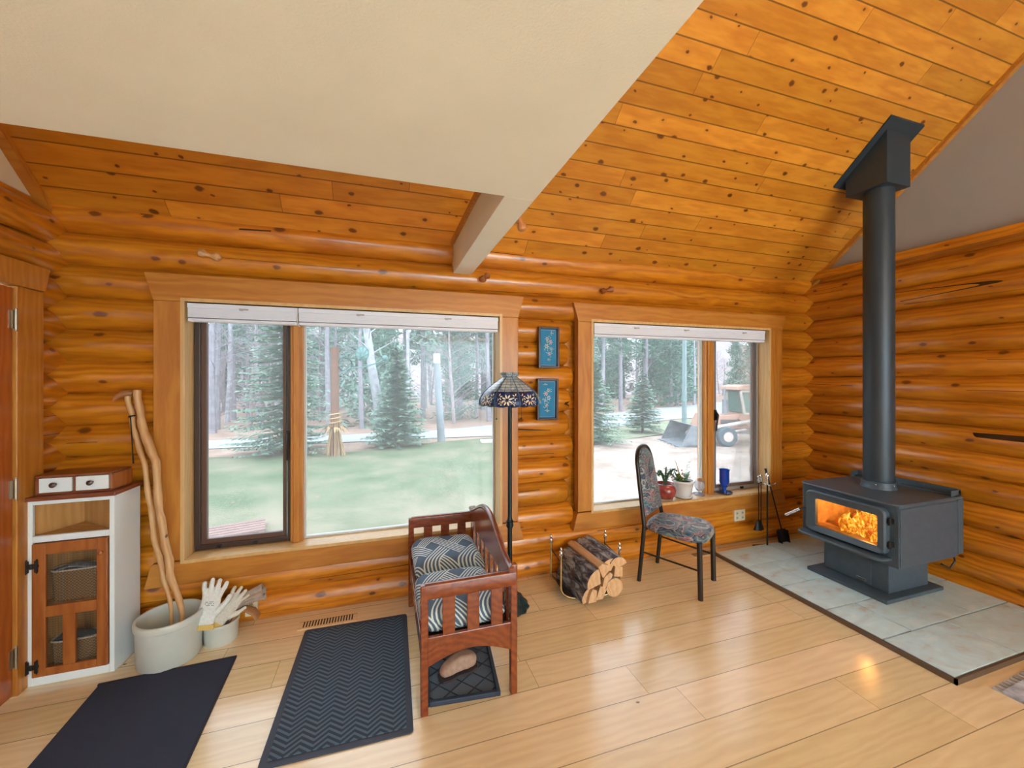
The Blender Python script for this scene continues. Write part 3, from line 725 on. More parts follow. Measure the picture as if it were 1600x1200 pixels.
cloth((-1.58, 2.80, .535), .17, .065, .05, 'folded pale blue cloth in the upper wicker basket', (.30,.38,.46), 3)
cloth((-1.585, 2.80, .165), .17, .065, .05, 'folded dark blue cloth in the lower wicker basket', (.10,.14,.18), 4)
# drawer box standing on the cabinet
db = thing('small_drawer_box', 'small brown wooden box with two white drawers on the corner cabinet', 'drawer box', (-1.588, 2.745, CH+.022), math.radians(1))
b = B(); x0, x1, h_ = -.145, .170, .092
prism(b, [(x0, 0), (x1, 0), (x1+.025, .14), (x0+.05, .17), (x0-.01, .14)], 'z', 0, .012); prism(b, [(x0, 0), (x1, 0), (x1+.025, .14), (x0+.05, .17), (x0-.01, .14)], 'z', h_, h_+.012)
box(b, x0, x0+.018, 0, .13, .012, h_); box(b, .009, .021, 0, .13, .012, h_); box(b, x1-.008, x1, 0, .13, .012, h_); box(b, x0, x1, .12, .13, .012, h_)
build('case', b, M['cab_top'], db, smooth=0, bevel=.003)
b = B(); prism(b, [(x1-.002, .001), (x1+.006, .001), (x1+.03, .135), (x1+.018, .135)], 'z', .012, h_); build('end_panel', b, M['cab_wood'], db, smooth=0)
for a0, a1 in ((x0+.02, .007), (.023, x1-.010)):
    b = B(); box(b, a0, a1, -.006, .10, .014, h_-.003); dd = build('drawer', b, M['white'], db, smooth=0, bevel=.002)
    b = B(); lathe(b, [(0,0),(.007,0),(.006,.010),(.013,.016),(.014,.024),(.0,.030)], (0,0,0), 16)
    bmesh.ops.transform(b, matrix=Matrix.Translation(((a0+a1)/2, -.006, .056)) @ Matrix.Rotation(PI/2, 4, 'X'), verts=b.verts); build('knob', b, flat('dark_knob', (.07,.035,.03), .35, coat=.3), dd)

# ------------------------------------------------------------------ crocks, sticks and gloves
def crock(name, loc, r, h_, label):
    b = B(); t = .014
    lathe(b, [(0,0),(r*.93,0),(r*.97,.01),(r*.99,h_*.5),(r*1.0,h_*.84),(r*1.05,h_*.86),(r*1.06,h_*.97),(r*1.03,h_),(r*.96,h_),(r*.93,h_*.96),(r*.93,.03),(0,.025)], (0,0,0), 56)
    o = build(name, b, M['crock'], None, smooth=50); o.location = loc; return tag(o, label, 'crock')
crock('stoneware_crock', (-1.165, 2.775, 0), .150, .25, 'large grey stoneware crock holding walking sticks beside the cabinet')
crock('stoneware_crock', (-.945, 2.865, 0), .089, .125, 'small grey stoneware crock heaped with work gloves')
STK = wood('peeled_stick', (.66,.42,.20), (.55,.29,.11), 'z', knots=.5, knot_scale=9, rough=.45, coat=.1, knot_col=(.08,.03,.02))
def stick(pts, rad, label):
    b = B(); P = [Vector(p) for p in pts]; n = 40; path = []; rr = []
    for i in range(n+1):
        t = i/n*(len(P)-1); k = min(int(t), len(P)-2); f = t-k
        f2 = f*f*(3-2*f); p = P[k].lerp(P[k+1], f*.6+f2*.4); path.append(p + Vector((.003*math.sin(i*1.1), .003*math.cos(i*.9), 0)))
        rr.append(rad[k]*(1-f)+rad[k+1]*f + .0016*math.sin(i*2.1))
    tube(b, path, rr, 14)
    t = thing('walking_stick', label, 'walking stick', tuple(P[0]))
    build('shaft', b, STK, t, world=True); return t
s1 = stick([(-1.105,2.755,.035),(-1.103,2.77,.236),(-1.177,2.815,.445),(-1.204,2.835,.589),(-1.253,2.865,.809),(-1.285,2.895,1.107),(-1.33,2.905,1.221),(-1.368,2.915,1.372),(-1.384,2.92,1.525)], [.010,.013,.019,.019,.018,.020,.024,.019,.019], 'thick crooked peeled walking stick standing in the large crock')
s2 = stick([(-1.15,2.77,.035),(-1.16,2.785,.246),(-1.215,2.83,.423),(-1.268,2.855,.625),(-1.305,2.88,.847),(-1.345,2.905,1.101),(-1.393,2.915,1.26),(-1.413,2.925,1.373),(-1.434,2.93,1.49)], [.007,.009,.012,.013,.0135,.014,.014,.014,.015], 'thin walking stick with an L-shaped brown handle in the large crock')
b = B(); tube(b, [(-1.408,2.925,1.505),(-1.425,2.925,1.510),(-1.455,2.92,1.505),(-1.482,2.915,1.485),(-1.495,2.912,1.462)], [.014,.020,.019,.015,.006], 12)
build('stick_handle', b, flat('brown_handle', (.36,.15,.06), .4, coat=.3, var=.2), s2, world=True)
b = B(); tube(b, [(-1.411,2.924,1.368),(-1.413,2.925,1.376)], .0165, 12); tube(b, [(-1.412,2.909,1.37),(-1.392,2.885,1.20),(-1.387,2.885,1.10)], [.003,.003,.005], 6)
build('wrist_strap', b, M['black_iron'], s2, world=True)
b = B(); random.seed(8)
for i in range(3): tube(b, [(-1.20+.03*i,2.72+.02*i,.04),(-1.17+.01*i,2.75,.07+.01*i),(-1.15,2.80-.02*i,.05)], .014, 8)
tag(build('dog_leash', b, flat('blue_webbing', (.12,.20,.28), .8), None), 'blue webbing bundle at the bottom of the large crock', 'webbing')

def glove(name, loc, rot, label, mat_, cuff_mat, scale=1.0, cuff=True, length=1.0):
    """hand-shaped glove lying in its local xz plane: palm, four fingers of different length and a thumb"""
    t = thing(name, label, 'glove', loc); t.rotation_euler = rot; t.scale = (scale,)*3
    b = B()
    tube(b, [(0,0,-.085),(0,0,-.05),(.0,0,0),(.0,0,.05),(.0,0,.075)], [.038,.040,.046,.044,.036], 16, flat=(1,.36))
    for i, (x, L, a) in enumerate(((-.033,.062,-.16), (-.011,.078,-.04), (.012,.074,.06), (.034,.060,.2))):
        q = .0125
        tube(b, [(x*.9,0,.045),(x+math.sin(a)*.03,-.002,.045+.035),(x+math.sin(a)*(.04+L*.5),-.006,.06+L*.6),(x+math.sin(a)*(.05+L*.8),-.010,.06+L),(x+math.sin(a)*(.052+L*.85),-.012,.066+L)], [q,q,q*.98,q*.85,q*.4], 10)
    tube(b, [(.03,0,-.03),(.055,-.006,.0),(.075,-.012,.03),(.082,-.014,.055),(.083,-.014,.062)], [.017,.016,.0145,.012,.006], 10)
    o = build('glove_hand', b, mat_, t)
    md = o.modifiers.new('r', 'REMESH'); md.mode = 'VOXEL'; md.voxel_size = .0032; md.use_smooth_shade = True
    md = o.modifiers.new('sm', 'SMOOTH'); md.iterations = 4
    if cuff:
        b = B(); rg = []
        lathe(b, [(.041,-.093),(.045,-.100),(.045,-.088),(.043,-.076),(.039,-.076),(.039,-.088)], (0,0,0), 24, (1,.42)); build('cuff', b, cuff_mat, t)
    return t
knit = flat('white_knit', (.78,.84,.84), .95, var=.08, vscale=90, bmp=.6, bscale=300)
knit2 = flat('off_white_knit', (.70,.68,.62), .95, var=.1, vscale=90, bmp=.6, bscale=300)
yel = flat('yellow_cuff', (.68,.50,.16), .9, bmp=.4, bscale=300)
g1 = glove('work_glove', (-.985, 2.80, .235), (-.45, .16, .1), 'white knitted work glove with spread fingers on the small crock', knit, yel, 1.12)
b = B()
for k in range(7):
    for j in range(3):
        if (k*3+j) % 4: obox(b, (-.018+k*.006, -.0185, .012+j*.008), (.0045,.002,.004))
build('printed_mark', b, flat('grey_print', (.22,.26,.30), .9), g1, smooth=0)
glove('work_glove', (-.905, 2.835, .19), (-.5, .62, -.1), 'second off-white work glove lying under the spread one', knit2, yel, .95)
lea = flat('grey_brown_leather', (.42,.34,.28), .8, var=.2, vscale=25, bmp=.3, bscale=80)
lea2 = flat('tan_leather', (.42,.22,.10), .8, var=.2, vscale=25, bmp=.3, bscale=80)
def leather(path, rad, label, m_, fl_):
    t = thing('leather_glove', label, 'glove', path[0])
    b = B(); tube(b, path, rad, 18, flat=fl_, cap=False); tube(b, path[::-1], [r*.93 for r in rad[::-1]], 18, flat=fl_, cap=False)
    o = build('gauntlet', b, m_, t, world=True); return t
leather([(-.90,2.87,.11),(-.875,2.875,.165),(-.83,2.88,.215),(-.775,2.88,.235),(-.72,2.88,.25)], [.03,.034,.038,.042,.052], 'grey-brown leather glove sticking out of the small crock, upper one', lea, (1,.42))
leather([(-.89,2.85,.10),(-.86,2.85,.155),(-.81,2.85,.175),(-.77,2.85,.15),(-.745,2.85,.11)], [.028,.030,.036,.042,.044], 'grey-brown leather glove drooping over the small crock, lower one', lea2, (1,.3))

# ------------------------------------------------------------------ mats
def mat_herring():
    m, nt, p = new_mat('herringbone_mat_fibre'); co = objco(nt); X = sep(nt, co)
    zig = math_(nt, 'ABSOLUTE', math_(nt, 'SUBTRACT', math_(nt, 'FRACT', math_(nt, 'MULTIPLY', X[0], 9.0)), .5))
    f = math_(nt, 'FRACT', math_(nt, 'ADD', math_(nt, 'MULTIPLY', X[1], 34.0), math_(nt, 'MULTIPLY', zig, 3.0)))
    c = ramp(nt, f, [(.0, (.10,.16,.24)), (.42, (.11,.18,.26)), (.5, (.02,.03,.06)), (.95, (.025,.035,.065))])
    n1 = noise_(nt, co, 300, 2); c = mixc(nt, .3, c, ramp(nt, n1, [(.3, (.02,.03,.05)), (.7, (.10,.14,.18))]))
    nt.links.new(c, p.inputs['Base Color']); p.inputs['Roughness'].default_value = .95; bump(nt, p, math_(nt, 'ADD', f, n1), .5, .004); return m
mt = thing('door_mat', 'dark blue herringbone door mat in front of the left window', 'door mat', (-.172, 2.322, 0), math.radians(-1.2))
b = B(); prism(b, rrect(-.31, .31, -.47, .47, .02), 'z', 0, .006)
for v in b.verts: pass
build('rubber_backing', b, flat('navy_rubber', (.05,.065,.10), .7), mt, smooth=0)
b = B(); box(b, -.280, .280, -.44, .44, .006, .010); build('mat_pile', b, mat_herring(), mt, smooth=0)
rg = thing('dark_rug', 'plain dark navy rug whose corner lies before the large crock', 'rug', (-1.09, 2.262, 0), math.radians(2.5))
b = B(); n = 12; g = []
for i in range(n+1):
    for j in range(2): pass
box(b, -.30, .30, -.38, .38, 0, .009)
build('rug_body', b, flat('navy_felt', (.032,.042,.078), .95, bmp=.5, bscale=200), rg, smooth=0, bevel=.003)
b = B(); box(b, -.304, .304, .372, .384, 0, .011); box(b, .296, .306, -.38, .384, 0, .011); build('rug_binding', b, flat('navy_binding', (.025,.028,.045), .9), rg, smooth=0)
b = B(); box(b, -.25, .25, -.2, .2, 0, .012)
for i in range(14): box(b, -.25+i*.036, -.232+i*.036, .2, .235, .002, .006)
fr = build('fringed_rug', b, flat('pale_striped_rug', (.42,.44,.50), .95, var=.5, vscale=14, bmp=.5), None, smooth=0); fr.location = (3.24, .98, 0); fr.rotation_euler = (0,0,.05)
tag(fr, 'pale grey fringed rug edge beyond the near corner of the hearth', 'rug')

# ------------------------------------------------------------------ child's bench with cushions
bn = thing('toddler_bench', 'cherry-stained child bed used as a bench with slatted ends', 'bench', (.41, 2.41, 0), 0)
def bp(name, b, m=None, parent=None, **kw): return build(name, b, m or M['cherry'], parent or bn, world=True, **kw)
BX0, BX1, BY0, BY1 = .165, .645, 1.915, 2.90
def bench_end(y, t=.022):
    s = -1 if y < 2.4 else 1
    for x, zt in ((BX0, .615), (BX1-.036, .655)):
        b = B(); box(b, x, x+.036, y-t/2-.006, y+t/2+.006, 0, zt); bp('leg', b, bevel=.006, smooth=0)
    b = B(); prism(b, rrect(y-.018, y+.018, .545, .622, .012, 3), 'x', BX0+.02, BX1-.01); bp('top_rail', b, smooth=35)
    b = B(); n = 12; pts = [(BX0+.03, .36)]
    pts = [(BX0+.03, .365), (BX1-.03, .365)] + [(BX1-.03 - (BX1-BX0-.06)*i/n, .225 + .055*math.sin(PI*i/n)) for i in range(n+1)]
    prism(b, pts, 'y', y-t/2, y+t/2); bp('lower_rail', b, smooth=0, bevel=.003)
    for i in range(3):
        xc = BX0+.036 + (BX1-BX0-.072)*(i+.72)/3.4*1.0 + .012
        b = B(); box(b, xc-.030, xc+.030, y-.008, y+.008, .36, .55); bp('slat', b, smooth=0, bevel=.003)
bench_end(BY0+.017); bench_end(BY1-.017)
# back: broad shaped top board, slats and lower rail
def back_top(y):
    q = (y-BY0)/(BY1-BY0)
    return .638 + .145*math.sin(PI*min(1, max(0, q)))**1.7
b = B(); n = 30; up = [(BY0+(BY1-BY0)*i/n, back_top(BY0+(BY1-BY0)*i/n)) for i in range(n+1)]
lo = [(BY1-(BY1-BY0)*i/n, .555) for i in range(n+1)]
prism(b, up+lo, 'x', BX1-.045, BX1-.022); bp('back_board', b, smooth=0, bevel=.005, bseg=3)
b = B(); tube(b, [(BX1-.033, y, z-.002) for y, z in up], .016, 10); bp('back_cap', b)
for i in range(8):
    y = BY0+.09+(BY1-BY0-.18)*i/7
    b = B(); box(b, BX1-.040, BX1-.026, y-.022, y+.022, .33, .56); bp('slat', b, smooth=0, bevel=.003)
b = B(); box(b, BX1-.045, BX1-.022, BY0+.03, BY1-.03, .27, .34); bp('back_rail', b, smooth=0, bevel=.003)
b = B(); box(b, BX0+.005, BX0+.027, BY0+.03, BY1-.03, .24, .335); bp('side_rail', b, smooth=0, bevel=.003)
b = B(); box(b, BX0+.027, BX1-.045, BY0+.03, BY1-.03, .315, .33); bp('deck_board', b, flat('dark_deck', (.03,.02,.02), .6), smooth=0)
def lattice():
    m, nt, p = new_mat('blue_lattice_fabric'); co = objco(nt); X = sep(nt, co)
    P = .20
    # oblique coordinates
    u = math_(nt, 'ADD', math_(nt, 'MULTIPLY', X[0], .80), math_(nt, 'ADD', math_(nt, 'MULTIPLY', X[1], .60), math_(nt, 'MULTIPLY', X[2], .5)))
    v = math_(nt, 'SUBTRACT', math_(nt, 'MULTIPLY', X[0], .80), math_(nt, 'ADD', math_(nt, 'MULTIPLY', X[1], .60), math_(nt, 'MULTIPLY', X[2], -.5)))
    fu = math_(nt, 'FRACT', math_(nt, 'DIVIDE', u, .17)); fv = math_(nt, 'FRACT', math_(nt, 'DIVIDE', v, .17))
    bu = math_(nt, 'LESS_THAN', fu, .55); bv = math_(nt, 'LESS_THAN', fv, .55)
    su = math_(nt, 'GREATER_THAN', math_(nt, 'FRACT', math_(nt, 'MULTIPLY', fu, 5/.55)), .56); sv = math_(nt, 'GREATER_THAN', math_(nt, 'FRACT', math_(nt, 'MULTIPLY', fv, 5/.55)), .56)
    par = math_(nt, 'MODULO', math_(nt, 'ABSOLUTE', math_(nt, 'ADD', math_(nt, 'FLOOR', math_(nt, 'DIVIDE', u, .17)), math_(nt, 'FLOOR', math_(nt, 'DIVIDE', v, .17)))), 2.0)
    both = math_(nt, 'MULTIPLY', bu, bv)
    useu = math_(nt, 'MULTIPLY', bu, math_(nt, 'SUBTRACT', 1.0, math_(nt, 'MULTIPLY', both, par)))
    usev = math_(nt, 'MULTIPLY', bv, math_(nt, 'SUBTRACT', 1.0, math_(nt, 'MULTIPLY', both, math_(nt, 'SUBTRACT', 1.0, par))))
    w = math_(nt, 'MAXIMUM', math_(nt, 'MULTIPLY', useu, su), math_(nt, 'MULTIPLY', usev, sv))
    c = mixc(nt, w, (.085,.14,.21), (.72,.80,.78)); nt.links.new(c, p.inputs['Base Color']); p.inputs['Roughness'].default_value = .85
    bump(nt, p, noise_(nt, co, 250, 2), .2, .003); return m
LAT = lattice()
def cushion(cx, cy, cz, w, l, h_, name, label, rot=0, seed=1, thick=.05):
    b = B(); nx, ny = 14, 16
    def pt(i, j, top):
        u, v = 2*i/nx-1, 2*j/ny-1
        e = (1-abs(u)**6)*(1-abs(v)**6)
        x = w/2*u*(1-.03*(abs(v)**4)); y = l/2*v*(1-.03*(abs(u)**4))
        z = h_/2*(e**.5 if e > 0 else 0)*(1 if top else -1) + (.010*noise.noise(Vector((x*7+seed, y*7, 0))) if top else 0)*e
        return (x, y, z)
    T = [[b.verts.new(pt(i, j, True)) for j in range(ny+1)] for i in range(nx+1)]
    Q = [[b.verts.new(pt(i, j, False)) if 0 < i < nx and 0 < j < ny else T[i][j] for j in range(ny+1)] for i in range(nx+1)]
    for i in range(nx):
        for j in range(ny):
            b.faces.new((T[i][j], T[i+1][j], T[i+1][j+1], T[i][j+1])); b.faces.new((Q[i][j], Q[i][j+1], Q[i+1][j+1], Q[i+1][j]))
    o = build(name, b, LAT, None, smooth=80, subsurf=1); o.location = (cx, cy, cz); o.rotation_euler = (0, 0, rot); return tag(o, label, 'cushion')
cushion(.395, 2.655, .415, .455, .47, .155, 'seat_cushion', 'blue cushion with white lattice stripes at the window end of the bench', .0, 1)
cushion(.385, 2.185, .400, .455, .47, .145, 'seat_cushion', 'blue cushion with white lattice stripes at the near end of the bench', .0, 4)

# boot tray with slipper under the bench
tr = thing('boot_tray', 'dark blue lattice-patterned boot tray on the floor under the bench', 'boot tray', (.40, 2.18, 0), math.radians(-6))
b = B(); box(b, -.17, .17, -.22, .22, 0, .006); build('tray_base', b, flat('blue_tray', (.13,.18,.25), .6), tr, smooth=0)
b = B()
box(b, -.185, -.165, -.235, .235, 0, .025); box(b, .165, .185, -.235, .235, 0, .025); box(b, -.165, .165, -.235, -.215, 0, .025); box(b, -.165, .165, .215, .235, 0, .025)
build('tray_rim', b, flat('navy_tray', (.03,.05,.09), .5), tr, smooth=0, bevel=.004)
b = B()
for k in range(-3, 4):
    for s in (1, -1):
        a0 = Vector((-.165, k*.11 - s*.165*.9, .008)); a1 = Vector((.165, k*.11 + s*.165*.9, .008))
        # clip to the tray
        pts = [a0.lerp(a1, i/20) for i in range(21)]; pts = [p for p in pts if abs(p.y) < .212]
        if len(pts) > 2: tube(b, [pts[0], pts[-1]], .003, 6)
build('tray_ribs', b, flat('navy_rib', (.03,.045,.07), .5), tr)
sl = thing('suede_slipper', 'tan suede slipper on the boot tray under the bench', 'slipper', (.375, 2.14, .010), math.radians(18)); sl.scale = (.78, 1.15, 1.0)
def sole_outline(sc_=1.0): return [(x*sc_, y*sc_) for x, y in ((-.13,0),(-.12,.03),(-.07,.038),(0,.036),(.06,.046),(.11,.042),(.14,.02),(.145,-.005),(.13,-.035),(.07,-.044),(0,-.034),(-.07,-.036),(-.12,-.028))]
b = B(); prism(b, sole_outline(1.03), 'z', 0, .012); build('sole', b, flat('dark_sole', (.05,.04,.05), .8), sl, smooth=0)
b = B(); rings = []
for z, s in ((.012, 1.0), (.035, 1.02), (.062, .92), (.082, .66), (.088, .25)): rings.append([b.verts.new((x*s+(.0 if z < .05 else .02), y*s, z + (.012*max(0, 1-abs(x)/.15)))) for x, y in sole_outline()])
for A, Q in zip(rings, rings[1:]):
    for i in range(len(A)): b.faces.new((A[i], A[(i+1)%len(A)], Q[(i+1)%len(A)], Q[i]))
b.faces.new(rings[-1]); b.faces.new(rings[0][::-1]); build('upper', b, flat('tan_suede', (.46,.31,.24), .95, var=.15, vscale=40, bmp=.3), sl, subsurf=1, smooth=60)

# ------------------------------------------------------------------ stained glass floor lamp
lx, ly = .838, 2.66
lp = thing('floor_lamp', 'floor lamp with a blue stained-glass shade behind the bench', 'floor lamp', (lx, ly, 0))
bronze = flat('patinated_bronze', (.035,.075,.085), .35, .5, var=.5, vscale=35, bmp=.5, bscale=50)
b = B(); lathe(b, [(0,0),(.128,0),(.132,.012),(.118,.03),(.10,.045),(.085,.075),(.045,.10),(.022,.13),(.018,.16),(.018,.17)], (0,0,0), 48, rip=lambda a, z: .045*math.sin(a*12)*(1 if z < .10 else 0)); build('lamp_base', b, bronze, lp)
pole = flat('dark_green_pole', (.015,.03,.035), .3, .5)
b = B(); lathe(b, [(.016,.16),(.016,.55),(.022,.555),(.027,.57),(.022,.585),(.027,.60),(.018,.61),(.015,.63),(.014,1.48),(.016,1.49),(.016,1.52),(.0,1.53)], (0,0,0), 20); build('pole', b, pole, lp)
def shade_mat():
    m, nt, p = new_mat('leaded_glass'); co = objco(nt); X = sep(nt, co)
    ang = math_(nt, 'ARCTAN2', X[1], X[0])
    fz = math_(nt, 'FRACT', math_(nt, 'MULTIPLY', X[2], 58.0)); fa = math_(nt, 'FRACT', math_(nt, 'MULTIPLY', ang, 24/(2*PI)))
    lead = math_(nt, 'MAXIMUM', math_(nt, 'LESS_THAN', fz, .16), math_(nt, 'LESS_THAN', fa, .07))
    n1 = noise_(nt, co, 18, 4, .6, 1)
    top = mixc(nt, lead, ramp(nt, n1, [(.3, (.16,.24,.32)), (.5, (.38,.50,.56)), (.7, (.60,.72,.76))]), (.03,.05,.07))
    vo = N(nt, 'ShaderNodeTexVoronoi'); vo.feature = 'DISTANCE_TO_EDGE'; nt.links.new(co, vo.inputs['Vector']); vo.inputs['Scale'].default_value = 34
    lead2 = math_(nt, 'LESS_THAN', vo.outputs[0], .06)
    bot = mixc(nt, lead2, ramp(nt, n1, [(.35, (.006,.012,.07)), (.6, (.01,.05,.22)), (.75, (.02,.16,.34))]), (.005,.01,.02))
    sel = math_(nt, 'LESS_THAN', X[2], 1.508)
    nt.links.new(mixc(nt, sel, top, bot), p.inputs['Base Color']); p.inputs['Roughness'].default_value = .2; p.inputs['Coat Weight'].default_value = .5; return m
SEG = 8
b = B(); SH = [(.064,1.632),(.042,1.606),(.050,1.600),(.100,1.565),(.150,1.527),(.185,1.492),(.205,1.455),(.210,1.425),(.206,1.412)]
SUB = 6; rings = []
def shade_r(r, a):
    th = (a % (2*PI/SEG)) - PI/SEG; return r*math.cos(PI/SEG)/math.cos(th)*.65 + r*.38
for k, (r, z) in enumerate(SH):
    ring = []
    for i in range(SEG*SUB):
        a = 2*PI*i/(SEG*SUB); q = (i % SUB)/SUB
        dz = -.007*abs(math.sin(PI*q*2)) if k == len(SH)-1 else (.012*abs(math.sin(PI*q*1)) - .006 if k == 0 else 0)
        rr = shade_r(r, a); ring.append(b.verts.new((rr*math.cos(a), rr*math.sin(a), z+dz)))
    rings.append(ring)
for A, Q in zip(rings, rings[1:]):
    for i in range(len(A)): b.faces.new((A[i], A[(i+1)%len(A)], Q[(i+1)%len(A)], Q[i]))
shd = build('lamp_shade', b, shade_mat(), lp, smooth=25); md = shd.modifiers.new('s', 'SOLIDIFY'); md.thickness = .003
b = B()
def petal(b, a, z, r, ang, L, W_):
    # small leaf-shaped glass piece lying on the shade
    ca, sa = math.cos(a), math.sin(a); T = Vector((-sa, ca, 0)); slope = .35
    U = Vector((-ca*slope, -sa*slope, 1)).normalized(); Nn = Vector((ca, sa, slope)).normalized(); c = Vector((r*ca, r*sa, z)) + Nn*.003
    d1 = T*math.cos(ang)+U*math.sin(ang); d2 = -T*math.sin(ang)+U*math.cos(ang)
    vs = [b.verts.new(c + d1*L*x + d2*W_*y + Nn*.002*(1 if abs(x) < .9 else 0)) for x, y in ((-1,0),(-.4,.8),(.4,.8),(1,0),(.4,-.8),(-.4,-.8))]
    b.faces.new(vs)
def sh_r(z):
    for (ra, za), (rb_, zb) in zip(SH, SH[1:]):
        if zb <= z <= za: return (rb_ + (ra-rb_)*(z-zb)/max(1e-6, za-zb))*.985
    return .205
for s in range(SEG):
    a = 2*PI*(s+.5)/SEG
    for cz, oa, n_, R_, L_ in ((1.452, 0, 8, .024, .0155), (1.470, -.27, 6, .016, .010), (1.470, .27, 6, .016, .010), (1.432, -.20, 4, .010, .008), (1.432, .20, 4, .010, .008)):
        for k in range(n_):
            an = 2*PI*k/n_ + .3; zz = cz+math.sin(an)*R_
            petal(b, a+oa+math.cos(an)*R_/.205, zz, sh_r(zz)+.003, an, L_, L_*.42)
build('glass_petals', b, flat('cream_petals', (.78,.72,.60), .3), lp, smooth=0)
b = B()
for s in range(SEG):
    a = 2*PI*s/SEG; tube(b, [(shade_r(r, a)*math.cos(a)*1.01, shade_r(r, a)*math.sin(a)*1.01, z) for r, z in SH], .0045, 6)
build('lead_ribs', b, flat('blue_rib', (.02,.10,.20), .3), lp)
b = B()
for x in (-.105, .075):
    b = B(); tube(b, [(x, -.03, 1.42), (x, -.03, 1.325)], .0012, 5); ball(b, (x, -.03, 1.318), .006, 8)
    build('pull_chain', b, M['black_iron'], lp)

# ------------------------------------------------------------------ framed embroideries
def picture(x0, x1, z0, z1, label, seed, tilt):
    t = thing('framed_embroidery', label, 'picture', ((x0+x1)/2, 2.972, (z0+z1)/2)); t.rotation_euler = (0, tilt, 0)
    w, h_ = (x1-x0)/2, (z1-z0)/2; f = .018
    b = B()
    box(b, -w, -w+f, -.035, .0, -h_, h_); box(b, w-f, w, -.035, .0, -h_, h_); box(b, -w+f, w-f, -.035, .0, h_-f, h_); box(b, -w+f, w-f, -.035, .0, -h_, -h_+f)
    build('frame', b, flat('dark_plum_frame_%d' % seed, (.035,.018,.03), .3, coat=.4), t, smooth=0, bevel=.003)
    b = B(); box(b, -w+f, w-f, -.012, -.006, -h_+f, h_-f); can = build('blue_canvas', b, flat('bright_blue_canvas_%d' % seed, (.01,.22,.46), .6, var=.15, vscale=12), t, smooth=0)
    b = B(); q = .006
    for a0, a1, c0, c1 in ((-w+f+.004, -w+f+.004+.003, -h_+f+q, h_-f-q), (w-f-.007, w-f-.004, -h_+f+q, h_-f-q)): box(b, a0, a1, -.014, -.012, c0, c1)
    box(b, -w+f+.004, w-f-.004, -.014, -.012, h_-f-q-.003, h_-f-q); box(b, -w+f+.004, w-f-.004, -.014, -.012, -h_+f+q, -h_+f+q+.003)
    build('fillet', b, flat('pale_fillet_%d' % seed, (.35,.45,.55), .5), t, smooth=0)
    random.seed(seed)
    cols = [(.72,.70,.60), (.62,.42,.58), (.42,.62,.52)]
    for ci, (nm, col) in enumerate(zip(('cream_stitches', 'pink_stitches', 'green_stitches'), cols)):
        b = B()
        fl_ = [(-.01,.07,.018),(.022,.045,.022),(-.015,.01,.022),(.01,-.05,.018),(.03,-.01,.014),(.03,.12,.010),(0,-.095,.011)]
        for k, (fx, fz, fr_) in enumerate(fl_):
            if seed == 2: fx = -fx*.8+.004; 
            if ci == 2:
                for j in range(3):
                    a = random.uniform(0, 6.28); cx, cz = fx+math.cos(a)*fr_*1.5, fz+math.sin(a)*fr_*1.5
                    obox(b, (cx*.9, -.0135, cz), (.014, .002, .004), (0, a, 0))
            elif (k % 2 == ci) or ci == 0:
                for j in range(6):
                    a = j*PI/3 + k; rr_ = fr_*(.62 if ci == 0 else .28); cx, cz = fx+math.cos(a)*rr_, fz+math.sin(a)*rr_
                    obox(b, (cx*.9, -.0135-.001*ci, cz), (fr_*.62, .002, fr_*.26), (0, -a, 0))
        build(nm, b, flat('thread_%d_%d' % (seed, ci), col, .7), can, smooth=0)
    return t
picture(1.165, 1.345, 1.675, 2.005, 'upper blue floral embroidery in a dark frame between the windows', 1, .0)
picture(1.155, 1.335, 1.262, 1.592, 'lower blue floral embroidery in a dark frame behind the lamp shade', 2, .012)

# ------------------------------------------------------------------ firewood rack and logs
rk = thing('firewood_rack', 'low brass and black firewood rack holding split logs', 'log rack', (1.44, 2.70, 0), math.radians(-6))
RW, RD = .225, .12
def arc(y, n=18):
    pts = [(-RW, y, .33)]
    for i in range(n+1):
        a = PI + PI*i/n; pts.append((RW*math.copysign(abs(math.cos(a))**.6, math.cos(a)), y, .10 + .09*math.sin(a)))
    return pts + [(RW, y, .33)]
for y in (-RD, RD):
    b = B(); tube(b, arc(y), .008, 10); a_ = build('hoop', b, M['brass'], rk)
    for x in (-RW, RW):
        b = B(); lathe(b, [(0,.325),(.013,.325),(.015,.335),(.009,.342),(.015,.352),(.012,.362),(.007,.367),(.010,.378),(.006,.388),(0,.392)], (x, y, 0), 16); build('finial', b, M['chrome'], rk)
b = B()
rows_ = [arc(y) for y in (-RD-.0, RD+.0)]
for k, yy in ((0, -RD), (1, RD)): pass
n_ = len(rows_[0]) - 2
for i in range(3, n_-3):
    p, q = rows_[0][i], rows_[0][i+1]; a_, c_ = rows_[1][i], rows_[1][i+1]
    b.faces.new([b.verts.new((v[0]*.97, v[1], v[2]+.004)) for v in (p, q, c_, a_)])
o = build('sling_plate', b, M['black_iron'], rk); md = o.modifiers.new('s', 'SOLIDIFY'); md.thickness = .003
b = B()
for x in (-RW, RW): tube(b, [(x, -RD, .28), (x, RD, .28)], .004, 8)
build('side_bar', b, M['black_iron'], rk)
def bark_mat():
    m, nt, p = new_mat('log_bark'); co = objco(nt)
    n1 = noise_(nt, mapping(nt, co, (1, .35, 1)), 26, 5, .65, .5); n2 = noise_(nt, co, 9, 2)
    c = ramp(nt, n1, [(.34, (.02,.018,.028)), (.46, (.09,.09,.11)), (.55, (.28,.29,.33)), (.68, (.50,.52,.55))])
    c = mixc(nt, ramp(nt, n2, [(.6, (0,0,0)), (.7, (.6,.6,.6))]), c, (.22,.09,.05))
    nt.links.new(c, p.inputs['Base Color']); p.inputs['Roughness'].default_value = .9; bump(nt, p, n1, .9, .012); return m
